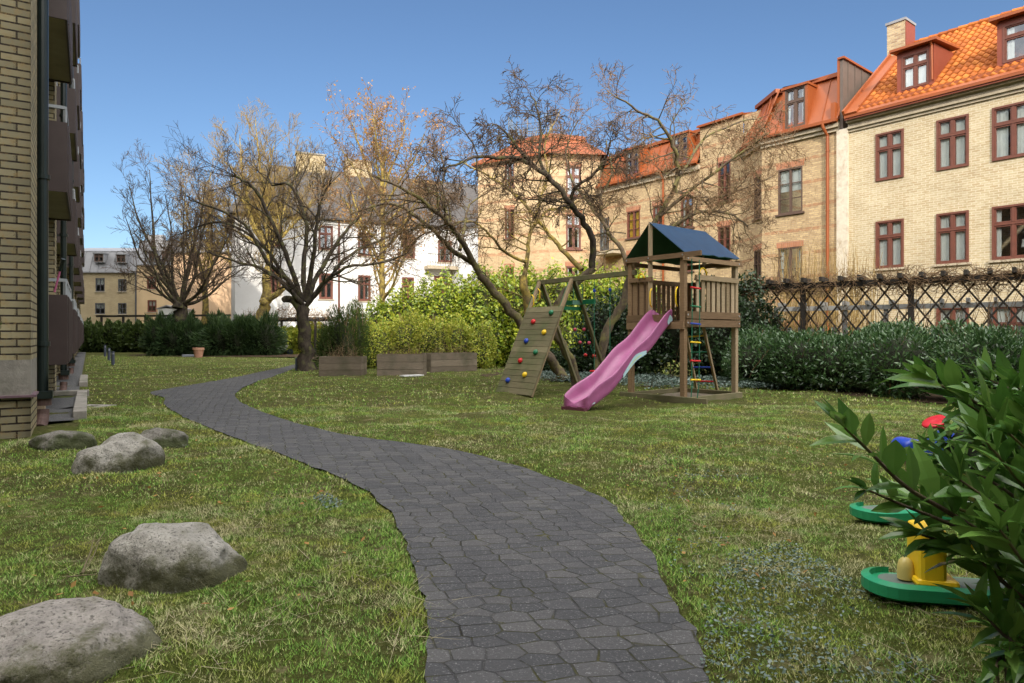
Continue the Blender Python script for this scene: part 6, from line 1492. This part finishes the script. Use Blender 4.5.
hb = MB(); pm = AT(60.5, 270, 9.9); hb.tube([AT(54.5, 292, 10.2), AT(60, 271, 10.15)], .014, 8); ho = thing('broom', 'pink-handled broom leaning on the lowest near balcony rail', 'broom', AT(56, 290, 10.2)); hb.build('handle', plastic('pink_handle', (.62, .16, .34)), ho); b = MB(); b.tube([AT(60, 271, 10.15), AT(63.5, 259, 10.1)], [.02, .03], 8); b.build('head', M['black'], ho)

# ------------------------------------------------------------------ boulders
def boulder(name_lab, x0, x1, yb, yt, mat, seed, squash=.8, tilt=0, peak=0.0):
    q = G((x0 + x1) / 2, yb); Yc = q[1]; w = (x1 - x0) / F_PX * Yc; h = (yb - yt) / F_PX * Yc; d = w * squash; h *= 1.06 + .10 * squash; c = V(q[0], Yc + d * .42, 0); w *= (Yc + d * .42) / Yc; c[0] = ((x0 + x1) / 2 - 512) / F_PX * c[1]; h = CAMH - (yt - HZ) / F_PX * (c[1] + d * .12)
    import bmesh
    bm = bmesh.new(); bmesh.ops.create_icosphere(bm, subdivisions=5, radius=1)
    rs = np.random.default_rng(seed); off = Vector(rs.uniform(-50, 50, 3))
    planes = []
    for _ in range(11):
        n = rs.normal(size=3); n[2] = abs(n[2]) * .8; n = Vector(nrm(n)); planes.append((n, rs.uniform(.72, .93)))
    for v in bm.verts:
        p = v.co.copy()
        for n, k in planes:
            e = p.dot(n) - k
            if e > 0: p -= n * e * .85
        r = 1 + .13 * mn.noise(p * 1.3 + off) + .085 * mn.noise(p * 3.1 + off) - .02 * abs(mn.noise(p * 4.5 + off)) + .035 * mn.noise(p * 7 + off) + .018 * mn.noise(p * 17 + off)
        p *= r; z = p.z * (1 + peak * p.x)
        v.co = Vector((p.x, p.y, z))
    xs_ = [v.co.x for v in bm.verts]; ys_ = [v.co.y for v in bm.verts]; zm_ = max(v.co.z for v in bm.verts)
    for v in bm.verts:
        z = v.co.z / zm_; v.co = Vector((((v.co.x - min(xs_)) / (max(xs_) - min(xs_)) - .5) * w, ((v.co.y - min(ys_)) / (max(ys_) - min(ys_)) - .5) * d, z ** .72 * h if z > 0 else z * h * .25))
    me = bpy.data.meshes.new('boulder'); bm.to_mesh(me); bm.free(); me.polygons.foreach_set('use_smooth', [True] * len(me.polygons)); me.materials.append(M[mat])
    o = bpy.data.objects.new('boulder', me); C.objects.link(o); o.location = tuple(c); o.rotation_euler = (0, 0, tilt); tag(o, name_lab, 'boulder', 'boulders on the left lawn'); return o
boulder('big flat-topped grey boulder cut off by the bottom left corner', -62, 156, 705, 604, 'rock_b', 5, .8, .15, -.05)
boulder('rounded pale boulder with mossy left side in the middle of the left lawn', 88, 250, 597, 522, 'rock_g', 19, .62, -.2, -.10)
boulder('knobbly grey lichen boulder, front one of the three near the brick wall', 76, 161, 476, 432, 'rock_g', 13, .7, .3, .05)
boulder('low mossy boulder at the foot of the downpipe', 32, 100, 453, 429, 'rock_m', 15, .75, 0)
boulder('dark mossy boulder at the back right of the three near the brick wall', 133, 188, 452, 427, 'rock_m', 17, .75, 0)
vt = Tubes(); o = thing('dead_twigs', 'pale dead twigs lying beside the rounded boulder', 'twigs', G(90, 590))
for l in ([(82, 583), (92, 566), (106, 552)], [(83, 583), (94, 572), (100, 562)], [(68, 587), (82, 594), (98, 602)], [(82, 582), (90, 570), (94, 560)]):
    vt.add([G(x, y, .05 + .04 * i) for i, (x, y) in enumerate(l)], [.0035, .003, .0015], 4)
vt.build('stems', M['straw'], o)

# ------------------------------------------------------------------ toys by the laurel shrub
def rocker(name, tip, yb, L, ang, label, post=True):
    q = G(tip, yb); d = nrm(V(math.cos(ang), math.sin(ang), 0)); fr = Fr(tuple(q[:2]), tuple(d[:2])); W_ = .30
    o = thing(name, label, 'rocking toy', fr.p(L / 2, 0, 0), 'green rocking toys beside the laurel shrub')
    def outline(w, k=12, inset=0):
        pts = [(w / 2 - (w / 2 - inset) * math.cos(t), -(w / 2 - inset) * math.sin(t)) for t in np.linspace(math.pi / 2, -math.pi / 2, k)]
        return pts + [(L, w / 2 - inset), (L, -(w / 2 - inset))]
    z0, z1 = .055, .125; b = MB(); po = outline(W_); pi_ = outline(W_, inset=.035); n_ = len(po)
    for i in range(n_ - 1):
        if i == n_ - 2: continue
        j = i + 1
        b.quad([fr.p(*po[i], z0 + .02), fr.p(*po[j], z0 + .02), fr.p(*po[j], z1), fr.p(*po[i], z1)], None, .5); b.quad([fr.p(*po[i], z1), fr.p(*po[j], z1), fr.p(*pi_[j], z1 + .012), fr.p(*pi_[i], z1 + .012)], None, .5); b.quad([fr.p(*pi_[i], z1 + .012), fr.p(*pi_[j], z1 + .012), fr.p(*pi_[j], z1 - .015), fr.p(*pi_[i], z1 - .015)], None, .5)
        b.quad([fr.p(*pi_[i], z0), fr.p(*pi_[j], z0), fr.p(*po[j], z0 + .02), fr.p(*po[i], z0 + .02)], None, .5)
    b.quad([fr.p(*x, z1 - .015) for x in pi_][::-1], None, .5); b.quad([fr.p(*x, z0) for x in pi_], None, .5)
    b.build('board', M['p_lime'], o, smooth=False)
    b = MB(); pd = [(W_ / 2 - (W_ / 2 - .07) * math.cos(t), -(W_ / 2 - .07) * math.sin(t)) for t in np.linspace(math.pi / 2, -math.pi / 2, 12)] + [(L * .9, .1), (L * .9, -.1)]
    b.quad([fr.p(*x, z1 - .008) for x in pd][::-1], None, .5); b.build('tread', plastic('faded_grey_green_tread', (.13, .17, .14), .6), o)
    b = MB(); b.box(fr, L * .3, L * .36, -.12, .12, .0, .054); b.box(fr, L * .8, L * .86, -.12, .12, .0, .054); b.build('runner', M['p_grn'], o)
    if post:
        b = MB(); b.box(fr, .215, .33, -.09, .09, z1 - .01, .38); b.box(fr, .20, .38, -.10, .10, z1 - .012, z1 + .03); b.build('seat_block', M['p_yel'], o, bevel=.02)
        b = MB(); b.lathe(fr.p(.185, 0, z1), [(.035, 0), (.035, .05), (.028, .08), (.015, .095), (0, .10)], 14); b.build('side_pad', plastic('pale_yellow_plastic', (.62, .50, .16)), o, smooth=True)
        b = MB(); b.tube([fr.p(.27, -.15, .32), fr.p(.27, .15, .32)], .018, 10); b.tube([fr.p(.33, 0, .28), fr.p(.55, 0, .32)], .028, 10); b.build('handle', M['p_yel'], o)
    return o
rocker('rocking_toy', 862, 602, 1.3, math.radians(-12), 'green plastic rocking board with a yellow seat block, half hidden by the laurel shrub')
rocker('rocking_toy', 854, 528, 1.1, math.radians(8), 'empty rounded end of a second green plastic rocking board behind the laurel leaves', False)
# ride-on toy
q = G(926, 466); rt = thing('ride_on_toy', 'blue plastic ride-on toy with a red steering wheel lying on the lawn', 'ride-on toy', q); fr = Fr(tuple(q[:2]), (1, .15))
def lozenge(name, pts, w, mat):            # side profile in (u, z), extruded across with rounded edges
    b = MB(); k = len(pts); rg = []
    for n_, s_ in ((-w, .88), (-w * .8, 1), (w * .8, 1), (w, .88)):
        cu, cz = sum(p[0] for p in pts) / k, sum(p[1] for p in pts) / k
        rg.append([fr.p(cu + (u - cu) * s_, n_, cz + (z - cz) * s_) for u, z in pts])
    for a_ in range(3):
        for i in range(k): j = (i + 1) % k; b.quad([rg[a_][i], rg[a_][j], rg[a_+1][j], rg[a_+1][i]], None, .5)
    b.quad(rg[0][::-1], None, .5); b.quad(rg[-1], None, .5); o = b.build(name, M[mat], rt, smooth=False, merge=True); m_ = o.modifiers.new('s', 'SUBSURF'); m_.render_levels = 2; m_.levels = 1; o.data.polygons.foreach_set('use_smooth', [True] * len(o.data.polygons))
lozenge('body', [(-.34, .18), (-.28, .27), (-.18, .28), (-.08, .24), (.02, .20), (.12, .24), (.20, .32), (.27, .34), (.33, .28), (.36, .16), (.28, .08), (.05, .07), (-.2, .08)], .13, 'p_blue')
b = MB(); b.tube([fr.p(.18, 0, .34), fr.p(.14, 0, .39)], .022, 8); ax_ = nrm(fr.u * -.45 + V(0, 0, .9)); cc_ = fr.p(.12, 0, .39); b.lathe(cc_, [(0, .03), (.05, .035), (.115, .05), (.125, .035), (.115, .02), (.04, .0), (0, 0)], 18, ax=ax_); b.build('steering_wheel', M['p_red'], rt, smooth=True)
for u in (-.22, .24):
    for n_ in (-.15, .15):
        b = MB(); b.lathe(fr.p(u, n_ - .025, .075), [(0, 0), (.06, 0), (.075, .012), (.075, .038), (.06, .05), (0, .05)], 16, ax=fr.n); b.build('wheel', M['black'], rt)
